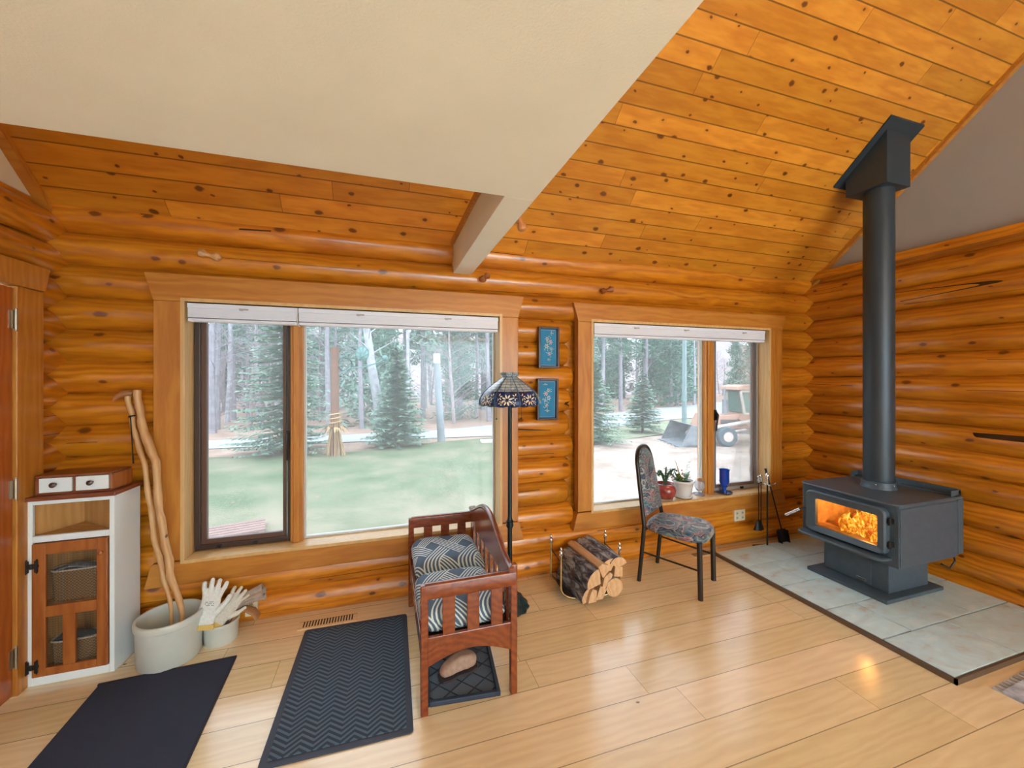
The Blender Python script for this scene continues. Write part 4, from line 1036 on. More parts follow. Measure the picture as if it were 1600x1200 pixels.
BARK = bark_mat(); SPLIT = wood('split_wood', (.74,.50,.28), (.60,.35,.17), 'y', knots=0, rough=.7, coat=0)
def firewood(x, z, L, poly, label, yc=2.70, rz=0, tilt=0):
    """split log along y. poly: list of (x, z, is_bark)"""
    t = thing('split_log', label, 'firewood', (x, yc, z), rz, 'split logs in the firewood rack'); t.rotation_euler = (tilt, 0, rz)
    n = len(poly); K = 9
    def ring(b, y, s=1.0): return [b.verts.new((p[0]*s + .003*noise.noise(Vector((y*8, i, x*9))), y, p[1]*s + .004*noise.noise(Vector((y*6, i, z*9))))) for i, p in enumerate(poly)]
    bs, bb = B(), B()
    for b, want in ((bs, False), (bb, True)):
        R_ = [ring(b, -L/2 + L*k/K) for k in range(K+1)]
        for k in range(K):
            for i in range(n):
                if bool(poly[i][2]) == want: b.faces.new((R_[k][i], R_[k][(i+1)%n], R_[k+1][(i+1)%n], R_[k+1][i]))
        if not want: b.faces.new(R_[0][::-1]); b.faces.new(R_[-1])
        for v in [v for v in b.verts if not v.link_faces]: b.verts.remove(v)
    build('split_face', bs, SPLIT, t, smooth=25)
    if bb.faces: build('bark', bb, BARK, t, smooth=60)
    else: bb.free()
def wedge(r, a0, a1, n=7, cx=0, cz=0):
    P_ = [(cx, cz, 0)]
    for i in range(n+1):
        a = math.radians(a0+(a1-a0)*i/n); P_.append((cx+r*.93*math.cos(a), cz+r*.93*math.sin(a), 1 if i < n else 0))
    return P_
def round_(r, n=18): return [(r*math.cos(2*PI*i/n)*(1+.05*math.sin(3*i)), r*math.sin(2*PI*i/n), 1) for i in range(n)]
def tri(*pts): return [(p[0], p[1], p[2]) for p in pts]
LG = 'split log in the rack, '
firewood(1.345, .085, .40, wedge(.085, 105, 200, cx=.04, cz=-.04), LG+'lowest left one with bark side up', rz=.05, yc=2.70)
firewood(1.375, .065, .40, tri((-.035,-.03,0),(.03,-.03,0),(.035,.05,0),(.0,.06,0),(-.02,.02,0)), LG+'narrow pale one at the bottom left', rz=.03, yc=2.67)
firewood(1.45, .07, .38, tri((-.035,-.035,0),(.02,-.035,0),(.06,.045,0),(.0,.055,0)), LG+'pale one at the bottom centre', rz=.02, yc=2.68)
firewood(1.565, .105, .37, round_(.066), LG+'whole round one at the bottom right', rz=.0, yc=2.67)
firewood(1.385, .205, .42, wedge(.115, 95, 195, cx=.055, cz=-.055), LG+'large dark-barked one at the upper left', rz=.06, yc=2.69)
firewood(1.452, .255, .44, tri((.0,-.065,0),(.045,-.02,0),(.045,.022,0),(-.01,.040,0),(-.04,.022,0)), LG+'slim bare one between the two dark-barked ones on top', rz=.06, yc=2.69)
firewood(1.50, .165, .38, tri((-.03,-.05,0),(.02,-.045,0),(.05,.03,0),(.03,.05,0),(-.02,.02,0)), LG+'pale split one in the middle', rz=.02, yc=2.68)
firewood(1.52, .265, .41, wedge(.095, 60, 170, cx=.02, cz=-.05), LG+'dark-barked one on top right of centre', rz=.05, yc=2.71)
firewood(1.60, .205, .36, tri((-.03,-.03,0),(.04,-.04,0),(.04,.03,0),(-.02,.04,0)), LG+'small square-faced one on the right side', rz=.0, yc=2.68)
firewood(1.595, .275, .42, wedge(.085, 20, 150, cx=.0, cz=-.045), LG+'topmost grey-barked one on the right', rz=.05, yc=2.71)

# ------------------------------------------------------------------ dining chair
ch = thing('dining_chair', 'metal-framed dining chair with swirled multicolour upholstery', 'chair', (2.21, 2.60, 0), math.atan2(-.37, .235) + PI/2)
# local: +y is backwards?  seat faces local -y
def fabric():
    m, nt, p = new_mat('swirled_upholstery'); co = objco(nt)
    n0 = noise_(nt, co, 4.5, 1, .5, 1.5)
    c = ramp(nt, n0, [(.28, (.010,.016,.06)), (.38, (.02,.09,.15)), (.42, (.45,.48,.50)), (.435, (.015,.03,.09)), (.50, (.07,.20,.25)), (.545, (.28,.06,.09)), (.565, (.33,.38,.42)), (.58, (.012,.02,.07)), (.72, (.16,.30,.33))])
    w = N(nt, 'ShaderNodeTexWave', wave_type='RINGS'); nt.links.new(co, w.inputs[0]); w.inputs['Scale'].default_value = 12; w.inputs['Distortion'].default_value = 14; w.inputs['Detail'].default_value = 2; w.inputs['Detail Scale'].default_value = 1.1
    c = mixc(nt, math_(nt, 'MULTIPLY', math_(nt, 'GREATER_THAN', w.outputs[1], .93), .45), c, (.55,.55,.52))
    nt.links.new(c, p.inputs['Base Color']); p.inputs['Roughness'].default_value = .55; p.inputs['Sheen Weight'].default_value = .2; return m
FAB = fabric(); CM = flat('dark_brown_tube', (.035,.028,.025), .35, .4)
HWB, HWF, HD = .20, .185, .215
for s in (-1, 1):
    b = B(); tube(b, [(s*HWB, HD+.02, 0), (s*HWB, HD-.005, .25), (s*(HWB-.005), HD-.02, .44)], .016, 12); build('leg', b, CM, ch)
    b = B(); tube(b, [(s*HWF, -HD, 0), (s*HWF, -HD+.008, .41)], .019, 12); build('leg', b, CM, ch)
    b = B(); tube(b, [(s*HWB, HD-.003, .235), (s*HWF, -HD+.004, .205)], .007, 8); build('stretcher', b, CM, ch)
b = B(); tube(b, [(-HWF, -HD+.006, .385), (HWF, -HD+.006, .385)], .009, 8); tube(b, [(-HWB, HD-.018, .40), (HWB, HD-.018, .40)], .009, 8); build('seat_frame', b, CM, ch)
# back hoop
pts = []
def hoop(a):  # a 0..pi
    x = .155*math.copysign(abs(math.cos(a))**.75, math.cos(a)); z = .86+.17*abs(math.sin(a))**.9; return (x, z)
pth = [(HWB-.005, .44)] + [(.185, .56), (.168, .75)] + [hoop(PI*i/14) for i in range(15)] + [(-.168, .75), (-.185, .56), (-HWB+.005, .44)]
b = B(); tube(b, [(x, HD-.02+(z-.44)*.16, z) for x, z in pth], .016, 12); build('back_frame', b, CM, ch)
b = B(); cen = [(x*.93, .50 + (z-.44)*.875) for x, z in pth]; n = len(cen); cx, cz = 0, .76
def yb(z): return HD-.02+(z-.44)*.16
rings = []
for s, dy in ((1.0, -.006), (.93, -.024), (.6, -.032), (.15, -.034)): rings.append([b.verts.new((cx+(x-cx)*s, yb(z)+dy, cz+(z-cz)*s)) for x, z in cen])
rb = []
for s, dy in ((1.0, .006), (.93, .014), (.5, .018)): rb.append([b.verts.new((cx+(x-cx)*s, yb(z)+dy, cz+(z-cz)*s)) for x, z in cen])
for RR in (rings, rb):
    for A, Q in zip(RR, RR[1:]):
        for i in range(n): b.faces.new((A[i], A[(i+1)%n], Q[(i+1)%n], Q[i]))
for i in range(n): b.faces.new((rings[0][i], rings[0][(i+1)%n], rb[0][(i+1)%n], rb[0][i]))
b.faces.new(rings[-1]); b.faces.new(rb[-1]); build('backrest', b, FAB, ch, smooth=60)
b = B()
so = []
for i in range(40):
    a = 2*PI*i/40; c_, s_ = math.cos(a), math.sin(a)
    w = .215 if s_ < 0 else .195
    so.append((w*math.copysign(abs(c_)**.55, c_), -.015+.225*math.copysign(abs(s_)**.6, s_)))
rings = []
for s, z in ((.90,.395),(1.0,.405),(1.03,.425),(1.0,.452),(.88,.468),(.5,.474),(.1,.475)):
    rings.append([b.verts.new((x*s, y*s, z - (.012 if y < -.18 else 0)*(s > .8))) for x, y in so])
for A, Q in zip(rings, rings[1:]):
    for i in range(40): b.faces.new((A[i], A[(i+1)%40], Q[(i+1)%40], Q[i]))
b.faces.new(rings[0][::-1]); b.faces.new(rings[-1]); build('seat', b, FAB, ch, smooth=60)

# ------------------------------------------------------------------ things on the window sill
SZ = W2['z0']
def leaf(b, p, d, L, W_, droop=.3):
    p = Vector(p); d = Vector(d).normalized(); s = d.cross(Vector((0,0,1)))
    if s.length < .01: s = Vector((1,0,0))
    s.normalize(); prev = None; n = 5
    for i in range(n+1):
        q = i/n; c = p + d*L*q - Vector((0,0,droop*L*q*q)); w = W_*math.sin(PI*min(.98, q*.9+.08))
        cur = (b.verts.new(c+s*w+Vector((0,0,w*.3))), b.verts.new(c), b.verts.new(c-s*w+Vector((0,0,w*.3))))
        if prev: b.faces.new((prev[0], cur[0], cur[1], prev[1])); b.faces.new((prev[1], cur[1], cur[2], prev[2]))
        prev = cur
def potted(x, y, potprof, potmat, label, kind, seed):
    t = thing('potted_plant', label, 'potted plant', (x, y, SZ))
    b = B(); lathe(b, potprof, (0,0,0), 36); pt_ = build('pot', b, potmat, t, smooth=50)
    random.seed(seed); top = max(z for r, z in potprof)
    b = B(); R0 = potprof[-2][0]; lathe(b, [(0, top-.02), (R0*.9, top-.02), (R0*.9, top-.018), (0, top-.012)], (0,0,0), 20); build('soil', b, flat('soil', (.05,.03,.02), .9, bmp=.6), t)
    return t, top
terr = flat('red_glazed_pot', (.30,.045,.04), .18, coat=.6, var=.4, vscale=14)
wht = flat('white_glazed_pot', (.74,.75,.77), .25, coat=.5)
g_dark = flat('dark_green_leaf', (.045,.12,.06), .5, var=.4, vscale=30); g_mid = flat('green_leaf', (.12,.24,.06), .5, var=.4, vscale=30); g_pale = flat('pale_green_leaf', (.42,.58,.46), .5, var=.2, vscale=30)
pinkf = flat('pink_blossom', (.75,.55,.55), .6)
t, top = potted(2.435, 3.03, [(0,.012),(.055,.012),(.070,.02),(.092,.055),(.096,.09),(.086,.118),(.078,.128),(.080,.142),(.087,.147),(.078,.147),(.070,.13),(0,.128)], terr, 'round red glazed pot with a dark trailing plant on the right window sill', 'a', 1)
b = B(); lathe(b, [(0,0),(.055,0),(.068,.010),(.068,.014),(.05,.012),(0,.012)], (0,0,0), 30); build('saucer', b, flat('beige_saucer', (.5,.38,.3), .4), t)
b = B(); b2 = B(); random.seed(21)
for i in range(9):
    a = random.uniform(0, 6.28); L = random.uniform(.10,.17); pts = [(0,0,top-.01)]
    for k in range(1, 6): q = k/5; pts.append((math.cos(a)*L*q*.7, math.sin(a)*L*.4*q, top-.01+L*1.15*math.sin(q*2.2)*(.6+.4*random.random()*.5)))
    tube(b, pts, [.004,.007,.008,.008,.007,.004], 6)
    for k in range(14):
        q = random.randint(1, 5); p = Vector(pts[q]); leaf(b, p, (random.uniform(-1,1), random.uniform(-1,1), random.uniform(-.2,.9)), .028, .008)
build('foliage', b, g_dark, t)
for i in range(7): ball(b2, (random.uniform(-.01,.07), random.uniform(-.04,.02), top+random.uniform(.02,.09)), .010, 8)
build('blossom', b2, pinkf, t)
t, top = potted(2.635, 3.03, [(0,.014),(.062,.014),(.070,.03),(.083,.10),(.090,.140),(.096,.144),(.096,.160),(.084,.160),(.078,.14),(0,.13)], wht, 'white glazed pot with a green leafy plant on the right window sill', 'b', 2)
b = B(); lathe(b, [(0,0),(.065,0),(.080,.012),(.080,.020),(.060,.014),(0,.014)], (0,0,0), 30); build('saucer', b, wht, t)
b = B(); random.seed(3)
for i in range(26):
    a = random.uniform(0, 6.28); leaf(b, (random.uniform(-.03,.03)-.02, random.uniform(-.03,.03), top-.02), (math.cos(a)*.5-.15, math.sin(a)*.4, random.uniform(.6,1.4)), random.uniform(.09,.19), .009, random.uniform(.1,.7))
build('foliage', b, g_mid, t)
b = B()
for i in range(26): leaf(b, (random.uniform(0,.06), random.uniform(-.04,.03), top+random.uniform(0,.06)), (random.uniform(-.6,1), random.uniform(-1,.5), random.uniform(-.2,.6)), .034, .015)
for i in range(4): leaf(b, (.045, 0, top+.09+i*.022), (random.uniform(-1,1), -.5, .3), .03, .013)
tube(b, [(.03,0,top-.02),(.045,0,top+.14)], .0015, 5)
build('pale_foliage', b, g_pale, t)
b = B(); tube(b, [(-.06,0,top+.02),(-.05,0,top+.08),(-.075,-.0,top+.15),(-.10,0,top+.20)], [.003,.004,.003,.001], 6)
for i in range(6): ball(b, (-.05+random.uniform(-.02,.03), -.02, top+.05+random.uniform(-.03,.05)), .007, 6, (1,.6,1.3))
build('dry_bloom', b, flat('orange_brown_bloom', (.45,.20,.07), .7), t)
# clear goblet vase with orange flowers
v = thing('glass_goblet_vase', 'clear glass goblet vase with small orange flowers on the right window sill', 'vase', (2.835, 3.045, SZ))
clear = flat('clear_glass_body', (.88,.90,.95), .05, trans=.85, ior=1.35)
b = B(); lathe(b, [(0,0),(.042,0),(.045,.006),(.030,.014),(.012,.024),(.012,.032),(.030,.045),(.044,.075),(.047,.105),(.040,.130),(.036,.130),(.042,.105),(.040,.078),(.026,.050),(0,.044)], (0,0,0), 30); build('goblet', b, clear, v, smooth=60)
b = B(); lathe(b, [(0,0),(.046,.0),(.047,.006),(.03,.012),(0,.013)], (0,0,0), 24); build('foot', b, flat('amethyst_foot', (.35,.30,.38), .15, coat=.5), v)
b = B(); random.seed(9)
for i in range(10):
    a = random.uniform(0, 6.28); r_ = random.uniform(.0,.030); z = .13+random.uniform(0,.03); tube(b, [(0,0,.05),(r_*math.cos(a), r_*math.sin(a), z)], .0012, 4)
    for k in range(5): leaf(b, (r_*math.cos(a), r_*math.sin(a), z), (math.cos(k*1.26), math.sin(k*1.26), .4), .020, .006)
build('orange_flowers', b, flat('orange_petals', (.62,.26,.08), .6), v)
# cobalt goblet on a dish
v = thing('blue_glass_goblet', 'cobalt blue glass goblet on the right window sill', 'goblet', (3.105, 3.02, SZ))
cob = flat('cobalt_glass', (.01,.09,.62), .06, trans=.45, ior=1.4, coat=.5)
b = B(); lathe(b, [(0,.012),(.026,.012),(.022,.028),(.014,.042),(.022,.056),(.031,.066),(.024,.076),(.040,.092),(.044,.115),(.044,.215),(.050,.222),(.050,.228),(.041,.224),(.041,.118),(.034,.100),(0,.092)], (0,0,0), 32); build('goblet', b, cob, v, smooth=50)
b = B(); lathe(b, [(0,0),(.055,0),(.072,.010),(.072,.014),(.05,.011),(0,.012)], (0,0,0), 32); build('dish', b, flat('dark_blue_dish', (.05,.08,.16), .15, coat=.5), v)

# ================================================================== OUTSIDE
GZ = -1.0
def ground_poly(name, pts, z, m, label, cat=None, kind='structure', n=0):
    b = B(); vs = [b.verts.new((x, y, z)) for x, y in pts]; f = b.faces.new(vs)
    if n: pass
    bmesh.ops.triangulate(b, faces=b.faces)
    o = build(name, b, m, None, smooth=0); tag(o, label, cat, None, kind); return o
def gmat(name, stops, s1, s2=40, rough=.95):
    m, nt, p = new_mat(name); co = objco(nt)
    f = math_(nt, 'ADD', math_(nt, 'MULTIPLY', noise_(nt, co, s1, 5, .6), .6), math_(nt, 'MULTIPLY', noise_(nt, co, s2, 4, .6), .4))
    c = ramp(nt, f, stops); 
    if 'lawn' in name:
        vo = N(nt, 'ShaderNodeTexVoronoi'); nt.links.new(co, vo.inputs['Vector']); vo.inputs['Scale'].default_value = 1.3
        c = mixc(nt, math_(nt, 'LESS_THAN', vo.outputs[0], .05), c, (.45,.22,.10))
        mr = N(nt, 'ShaderNodeMapRange'); nt.links.new(math_(nt, 'ADD', sep(nt, co)[1], math_(nt, 'MULTIPLY', noise_(nt, co, 1.1, 3), 4.0)), mr.inputs[0])
        for q, v in ((1, 8.2), (2, 12.0), (3, .75), (4, 0.0)): mr.inputs[q].default_value = v
        c = mixc(nt, mr.outputs[0], c, ramp(nt, f, [(.4, (.17,.16,.10)), (.6, (.34,.27,.20))]))
    nt.links.new(c, p.inputs['Base Color']); p.inputs['Roughness'].default_value = rough; bump(nt, p, f, .4, .03); return m
GRASS = gmat('lawn_grass', [(.36, (.070,.105,.050)), (.47, (.115,.150,.078)), (.56, (.175,.180,.110)), (.66, (.27,.22,.16))], .8, 16)
LITTER = gmat('forest_floor', [(.3, (.22,.12,.09)), (.5, (.36,.24,.19)), (.7, (.48,.36,.29))], 1.2, 30)
ROAD = gmat('pale_gravel_road', [(.3, (.33,.33,.35)), (.7, (.44,.44,.46))], .8, 30)
DIRT = gmat('sandy_yard', [(.34, (.20,.13,.10)), (.46, (.36,.27,.22)), (.58, (.46,.38,.33)), (.68, (.52,.46,.42))], .9, 9)
o = ground_poly('ground_forest', [(-60,3.3),(110,3.3),(110,110),(-60,110)], GZ-.06, LITTER, 'leaf-covered ground under the trees')
ground_poly('ground_lawn', [(-30,3.3),(3.3,3.3),(3.7,7),(5.2,10),(7.4,13.3),(6.6,17.2),(4.7,16.8),(2.3,16.4),(.4,15.6),(-1.5,15.0),(-5.4,15.4),(-12,16.5),(-30,18)], GZ, GRASS, 'lawn outside the windows')
ground_poly('ground_yard', [(3.1,3.3),(60,3.3),(60,15.5),(24,16.2),(14.0,15.6),(9.5,14.6),(7.2,13.4),(5.0,10),(3.5,7)], GZ-.015, DIRT, 'sandy yard outside the right window')
ground_poly('ground_road', [(-40,18.5),(-8,17.4),(-3,17.6),(.5,17.6),(2.7,17.6),(6.6,17.3),(11.5,18.4),(16,20.5),(24,22.5),(60,36),(110,60),(110,74),(60,46),(30,32),(16,26),(11.4,23.8),(6,21.5),(2.7,20.2),(-3,19.8),(-8,19.8),(-40,22)], GZ-.03, ROAD, 'pale gravel road beyond the lawn')
ground_poly('ground_verge', [(8.2,14.2),(14,16.0),(22,17.0),(30,19.5),(24,22.0),(16,20.0),(11.5,17.9),(8.5,17.2)], GZ-.012, gmat('rough_verge', [(.3, (.16,.21,.11)), (.5, (.26,.28,.18)), (.7, (.36,.33,.26))], .9, 20), 'rough grassy verge between the yard and the road')
# hillside closing the view
b = B(); g = []
for i in range(41):
    row = []
    for j in range(9):
        x = -70+i*5; y = 52+j*9; z = GZ + (j/8)**1.2*17 + 1.2*noise.noise(Vector((x*.05, y*.05, 0)))*j/3; row.append(b.verts.new((x, y, z)))
    g.append(row)
for i in range(40):
    for j in range(8): b.faces.new((g[i][j], g[i+1][j], g[i+1][j+1], g[i][j+1]))
tag(build('hillside', b, gmat('hillside_cover', [(.3, (.20,.17,.18)), (.5, (.32,.26,.26)), (.7, (.24,.28,.26))], .35, 3), None), 'pale wooded hillside behind the forest', None, None, 'structure')

TR_G = flat('spruce_needles', (.15,.26,.18), .8, var=.35, vscale=3)
TR_Y = flat('blue_spruce_needles', (.19,.29,.22), .8, var=.5, vscale=5)
TR_P = flat('pine_needles', (.19,.31,.25), .8, var=.35, vscale=1.5)
BK1 = flat('grey_bark', (.26,.24,.27), .9, var=.3, vscale=6); BK2 = flat('pale_bark', (.40,.40,.44), .9, var=.25, vscale=5); BK4 = flat('lavender_brush', (.30,.24,.25), .9, var=.3, vscale=6); BK3 = flat('brown_bark', (.15,.11,.09), .9, var=.3, vscale=6)
def spruce_mesh(b, H, R, seed, layers=24, per=13, low=.25, leafn=9, needle=.16):
    random.seed(seed)
    for L in range(layers):
        q = L/(layers-1); z0_ = low + (H-low)*q**.92; rr = R*(1-q)**.85+.05
        k = max(4, int(per*(1-q*.6)))
        for i in range(k):
            a = 2*PI*(i+random.random()*.8)/k + L*.7; ln = rr*random.uniform(.7,1.12); z = z0_ + random.uniform(-.5,.5)*(H-low)/layers*1.6; d = Vector((math.cos(a), math.sin(a), 0)); s = Vector((-d.y, d.x, 0))
            for m_ in range(leafn):
                t = (m_+.6)/leafn; c = d*ln*t + Vector((0,0,z - ln*.28*t + .12*ln*t*t*1.6)); w = needle*(1-.4*t)*random.uniform(.7,1.5)
                for sg in (-1, 1):
                    e = c + s*sg*w + d*w*.7 + Vector((0,0,-w*random.uniform(.1,.6)))
                    h = d*.06*(1+H*.06)
                    b.faces.new([b.verts.new(v) for v in (c-h*.5, c+h, e+h*.4, e-h*.2)])
def spruce(name, x, y, H, R, seed, label, m_=None, grp=None, **kw):
    t = thing(name, label, 'tree', (x, y, GZ), 0, grp)
    b = B(); tube(b, [(0,0,-.1),(0,0,H*.95)], [.03+H*.014, .01], 8); build('trunk', b, BK3, t)
    b = B(); spruce_mesh(b, H, R, seed, **kw); build('foliage', b, m_ or TR_Y, t, smooth=0); return t
spruce('spruce_tree', .48, 16.05, 3.75, 1.15, 1, 'bushy blue-green spruce in the middle of the left window view', layers=30, per=16, leafn=11)
spruce('spruce_tree', -3.35, 15.9, 6.6, 1.75, 2, 'tall spruce seen behind the mullion of the left window', TR_Y, layers=34, per=16, leafn=12)
spruce('spruce_tree', 11.8, 16.3, 2.75, .95, 3, 'small spruce seen in the middle of the right window', TR_Y, layers=22, per=12, low=.35)
spruce('spruce_tree', 8.05, 14.4, 3.4, 1.35, 4, 'spruce at the left edge of the right window view', TR_G, layers=24, per=14)
spruce('spruce_tree', 20.0, 18.6, 2.3, .7, 5, 'smallest spruce behind the tractor by the road', TR_Y, layers=18, per=10)
# timber post with dried corn stalks and a copper wind ornament
ps = thing('timber_post', 'brown timber post with dried corn stalks tied to it on the lawn edge', 'post', (-1.56, 14.55, GZ))
b = B(); tube(b, [(0,0,-.1),(.0,0,1.6),(0,0,3.62)], [.14,.13,.13], 10); build('pole', b, flat('red_brown_timber', (.18,.08,.05), .8, var=.2, vscale=4), ps)
b = B(); random.seed(4)
for i in range(46):
    a = random.uniform(0, 6.28); r_ = random.uniform(.12,.42); z1 = random.uniform(.7,1.5)
    tube(b, [(math.cos(a)*r_, math.sin(a)*r_, 0), (math.cos(a)*.15, math.sin(a)*.15, .9), (math.cos(a)*r_*.9, math.sin(a)*r_*.9, z1)], [.010,.008,.003], 4)
    leaf(b, (math.cos(a)*.15, math.sin(a)*.15, .9), (math.cos(a)*.5, math.sin(a)*.5, random.uniform(.2,1)), .4, .03, 1.0)
build('corn_stalks', b, flat('dry_straw', (.44,.29,.15), .9, var=.2, vscale=5), ps)
b = B(); tube(b, [(.16*math.cos(q*.8), .16*math.sin(q*.8), 1.0+.018*q) for q in range(24)], .02, 6); build('rope', b, flat('rope', (.55,.38,.2), .9), ps)
wo = thing('wind_ornament', 'green metal wind ornament on an arm beside the timber post', 'garden ornament', (-1.42, 14.5, 1.7))
cu = flat('verdigris_metal', (.10,.22,.21), .5, .2)
b = B(); tube(b, [(0,0,.0),(.35,0,.22),(.75,0,.25),(1.25,0,.42),(1.45,0,.55)], .025, 6); tube(b, [(0,0,.45),(.12,0,.62),(.35,0,.72)], .02, 6)
for i in range(2): tube(b, [(.18+.22*math.cos(q*.4), 0, .35+.22*math.sin(q*.4)) for q in range(17)], .018, 6)
build('arm', b, cu, wo)
b = B(); n = 18
c0 = b.verts.new((.72, -.12, .60)); rim = [b.verts.new((.72+.20*math.cos(2*PI*i/n), 0, .72+.25*math.sin(2*PI*i/n))) for i in range(n)]
for i in range(n): b.faces.new((c0, rim[i], rim[(i+1)%n]))
sh_ = build('shell', b, flat('pale_verdigris', (.22,.36,.36), .5), wo)
b = B()
for i in range(0, n, 2): tube(b, [(.72,-.14,.60),(.72+.20*math.cos(2*PI*i/n),-.02,.72+.25*math.sin(2*PI*i/n))], .022, 5)
tube(b, [(.72+.20*math.cos(2*PI*i/n), 0, .72+.25*math.sin(2*PI*i/n)) for i in range(n+1)], .02, 6); build('shell_rib', b, cu, wo)
b = B(); ball(b, (1.46, 0, .58), .10, 8); build('knob', b, cu, wo)
up_ = thing('light_pole', 'weathered grey wooden pole with a white cap at the road edge', 'pole', (2.25, 16.5, GZ)); up_.rotation_euler = (0, -.055, 0)
b = B(); tube(b, [(0,0,-.1),(0,0,3.5)], [.16,.12], 12); build('pole', b, flat('weathered_grey', (.24,.26,.29), .8, var=.15, vscale=3), up_)
b = B(); tube(b, [(0,0,3.2),(0,0,3.58)], [.135,.14], 12); build('cap', b, flat('white_cap', (.65,.67,.68), .5), up_)
up2 = thing('utility_pole', 'tall weathered utility pole seen through the right window', 'pole', (16.6, 19.0, GZ))
b = B(); tube(b, [(0,0,-.1),(0,0,9)], [.14,.10], 12); build('pole', b, flat('utility_grey', (.24,.29,.31), .8, var=.15, vscale=3), up2)
b = B(); tube(b, [(-.16,-.08,0),(-.16,-.08,6.5)], .03, 6); obox(b, (-.18,-.1,1.4), (.14,.12,.3)); build('conduit', b, flat('green_conduit', (.16,.28,.27), .6), up2)
# pallet of boards near the house
pl = thing('wooden_pallet', 'reddish wooden boards lying on the lawn close under the left window', 'pallet', (-2.35, 7.75, GZ), .25)
for i in range(5):
    b = B(); box(b, -.42, .42, -.30+i*.125, -.30+i*.125+.10, .06, .09); build('board', b, flat('red_board_%d' % i, (.26,.16,.14), .8, var=.15), pl, smooth=0)
b = B(); box(b, -.40, -.32, -.3, .3, 0, .06); box(b, .32, .40, -.3, .3, 0, .06); build('skid', b, flat('skid_wood', (.34,.24,.2), .8), pl, smooth=0)
sb = B(); obox(sb, (0,0,.05), (1.5,.35,.10)); o = build('white_board', sb, flat('bleached_board', (.78,.72,.66), .8), None, smooth=0, bevel=.02); o.location = (4.45, 15.6, GZ); tag(o, 'bleached board lying on the lawn at the right of the left window view', 'board')

# forest behind the road
def bare_mesh(b, H, seed, lean=0, spread=1.0, nb=34, low=.22):
    random.seed(seed); top = Vector((lean*H, 0, H))
    bas = H*.011+.02
    tube(b, [Vector((lean*H*q + .12*math.sin(q*5+seed), .1*math.cos(q*4+seed), H*q - (.2 if q == 0 else 0))) for q in (0,.2,.4,.6,.8,1)], [bas, bas*.85, bas*.7, bas*.5, bas*.3, .01], 7)
    for i in range(nb):
        q = random.uniform(low, .97); a = random.uniform(0, 6.28); L = (1.3-q)*H*.17*spread*random.uniform(.5,1.2)
        p = Vector((lean*H*q, 0, H*q)); d = Vector((math.cos(a), math.sin(a), random.uniform(.1,.9)))
        e = p + d*L; tube(b, [p, p+d*L*.5+Vector((0,0,.04*L)), e], [.02*(1.2-q), .012*(1.2-q), .003], 4, cap=False)
        for k in range(4):
            t = random.uniform(.3, .95); p2 = p+d*L*t; d2 = (d+Vector((random.uniform(-.9,.9), random.uniform(-.9,.9), random.uniform(-.4,.6))))
            tube(b, [p2, p2+d2*L*.35], [.008, .002], 3, cap=False)
def pine_mesh(b, H, seed, low=.3, R=1.5, clumps=150, sz=.5):
    random.seed(seed)
    for i in range(clumps):
        q = low + (1-low)*random.random(); a = random.uniform(0, 6.28); r_ = R*(1.08-q)**.7*random.uniform(.25,1); c = Vector((r_*math.cos(a), r_*math.sin(a), H*q - .2*r_))
        for k in range(9):
            d = Vector((random.gauss(0,1), random.gauss(0,1), random.gauss(0,.6))).normalized(); s = d.orthogonal().normalized()*.05; L = sz*random.uniform(.5,1)
            p = c + Vector((random.gauss(0,.22), random.gauss(0,.22), random.gauss(0,.12)))
            b.faces.new([b.verts.new(v) for v in (p-s, p+s, p+d*L*.6+s*1.4, p+d*L-s*.3)])
protos = {}
def bare_proto(i, m_):
    t = thing('bare_tree', 'x', 'tree', (0,0,GZ)); b = B(); bare_mesh(b, [11,13,7][i], 40+i, [.02,-.03,.05][i], 1.0+.3*i, [40,34,90][i], low=[.22,.25,.04][i]); build('branches', b, m_, t); return t
def pine_proto(i):
    t = thing('pine_tree', 'x', 'tree', (0,0,GZ)); H = [13,10,8][i]
    b = B(); tube(b, [(0,0,-.2),(.05,0,H*.5),(0,0,H)], [.15,.10,.02], 8); build('trunk', b, BK1, t)
    b = B(); pine_mesh(b, H, 60+i, [.30,.12,.03][i], [1.7,1.7,1.6][i], [230,220,230][i]); build('crown', b, TR_P, t, smooth=0); return t
BP = [bare_proto(0, BK1), bare_proto(1, BK2), bare_proto(2, BK4)]; PP = [pine_proto(0), pine_proto(1), pine_proto(2)]
used = set()
BL = ['bare grey-barked tree in the woods beyond the road', 'bare pale-barked tree in the woods beyond the road', 'low brushy bare tree in the woods beyond the road']
PL = ['tall pine with a high crown in the woods beyond the road', 'mid-height pine in the woods beyond the road', 'low bushy pine in the woods beyond the road']
BG = ['bare grey trees in the woods', 'bare pale trees in the woods', 'bare brushy trees in the woods']; PG = ['tall pines in the woods', 'mid-height pines in the woods', 'low bushy pines in the woods']
def place(kind, i, x, y, s, rz):
    P_ = (BP if kind == 'b' else PP)[i]; key = (kind, i)
    t = P_ if key not in used else copy_tree(P_); used.add(key)
    t.location = (x, y, GZ-.05); t.scale = (s,)*3; t.rotation_euler = (0,0,rz)
    tag(t, (BL if kind == 'b' else PL)[i], 'tree', (BG if kind == 'b' else PG)[i])
random.seed(77)
def clear_of_road(x, y): 
    # road centre line
    pts = [(-40,20.2),(-8,18.6),(2.7,18.9),(11.5,21),(16,23),(27,27),(60,41),(110,67)]
    for (xa, ya), (xb, yb_) in zip(pts, pts[1:]):
        if xa <= x <= xb: return y > ya+(yb_-ya)*(x-xa)/(xb-xa) + 3.4 + (0 if x < 20 else (x-20)*.07)
    return True
cnt = 0; spots = []
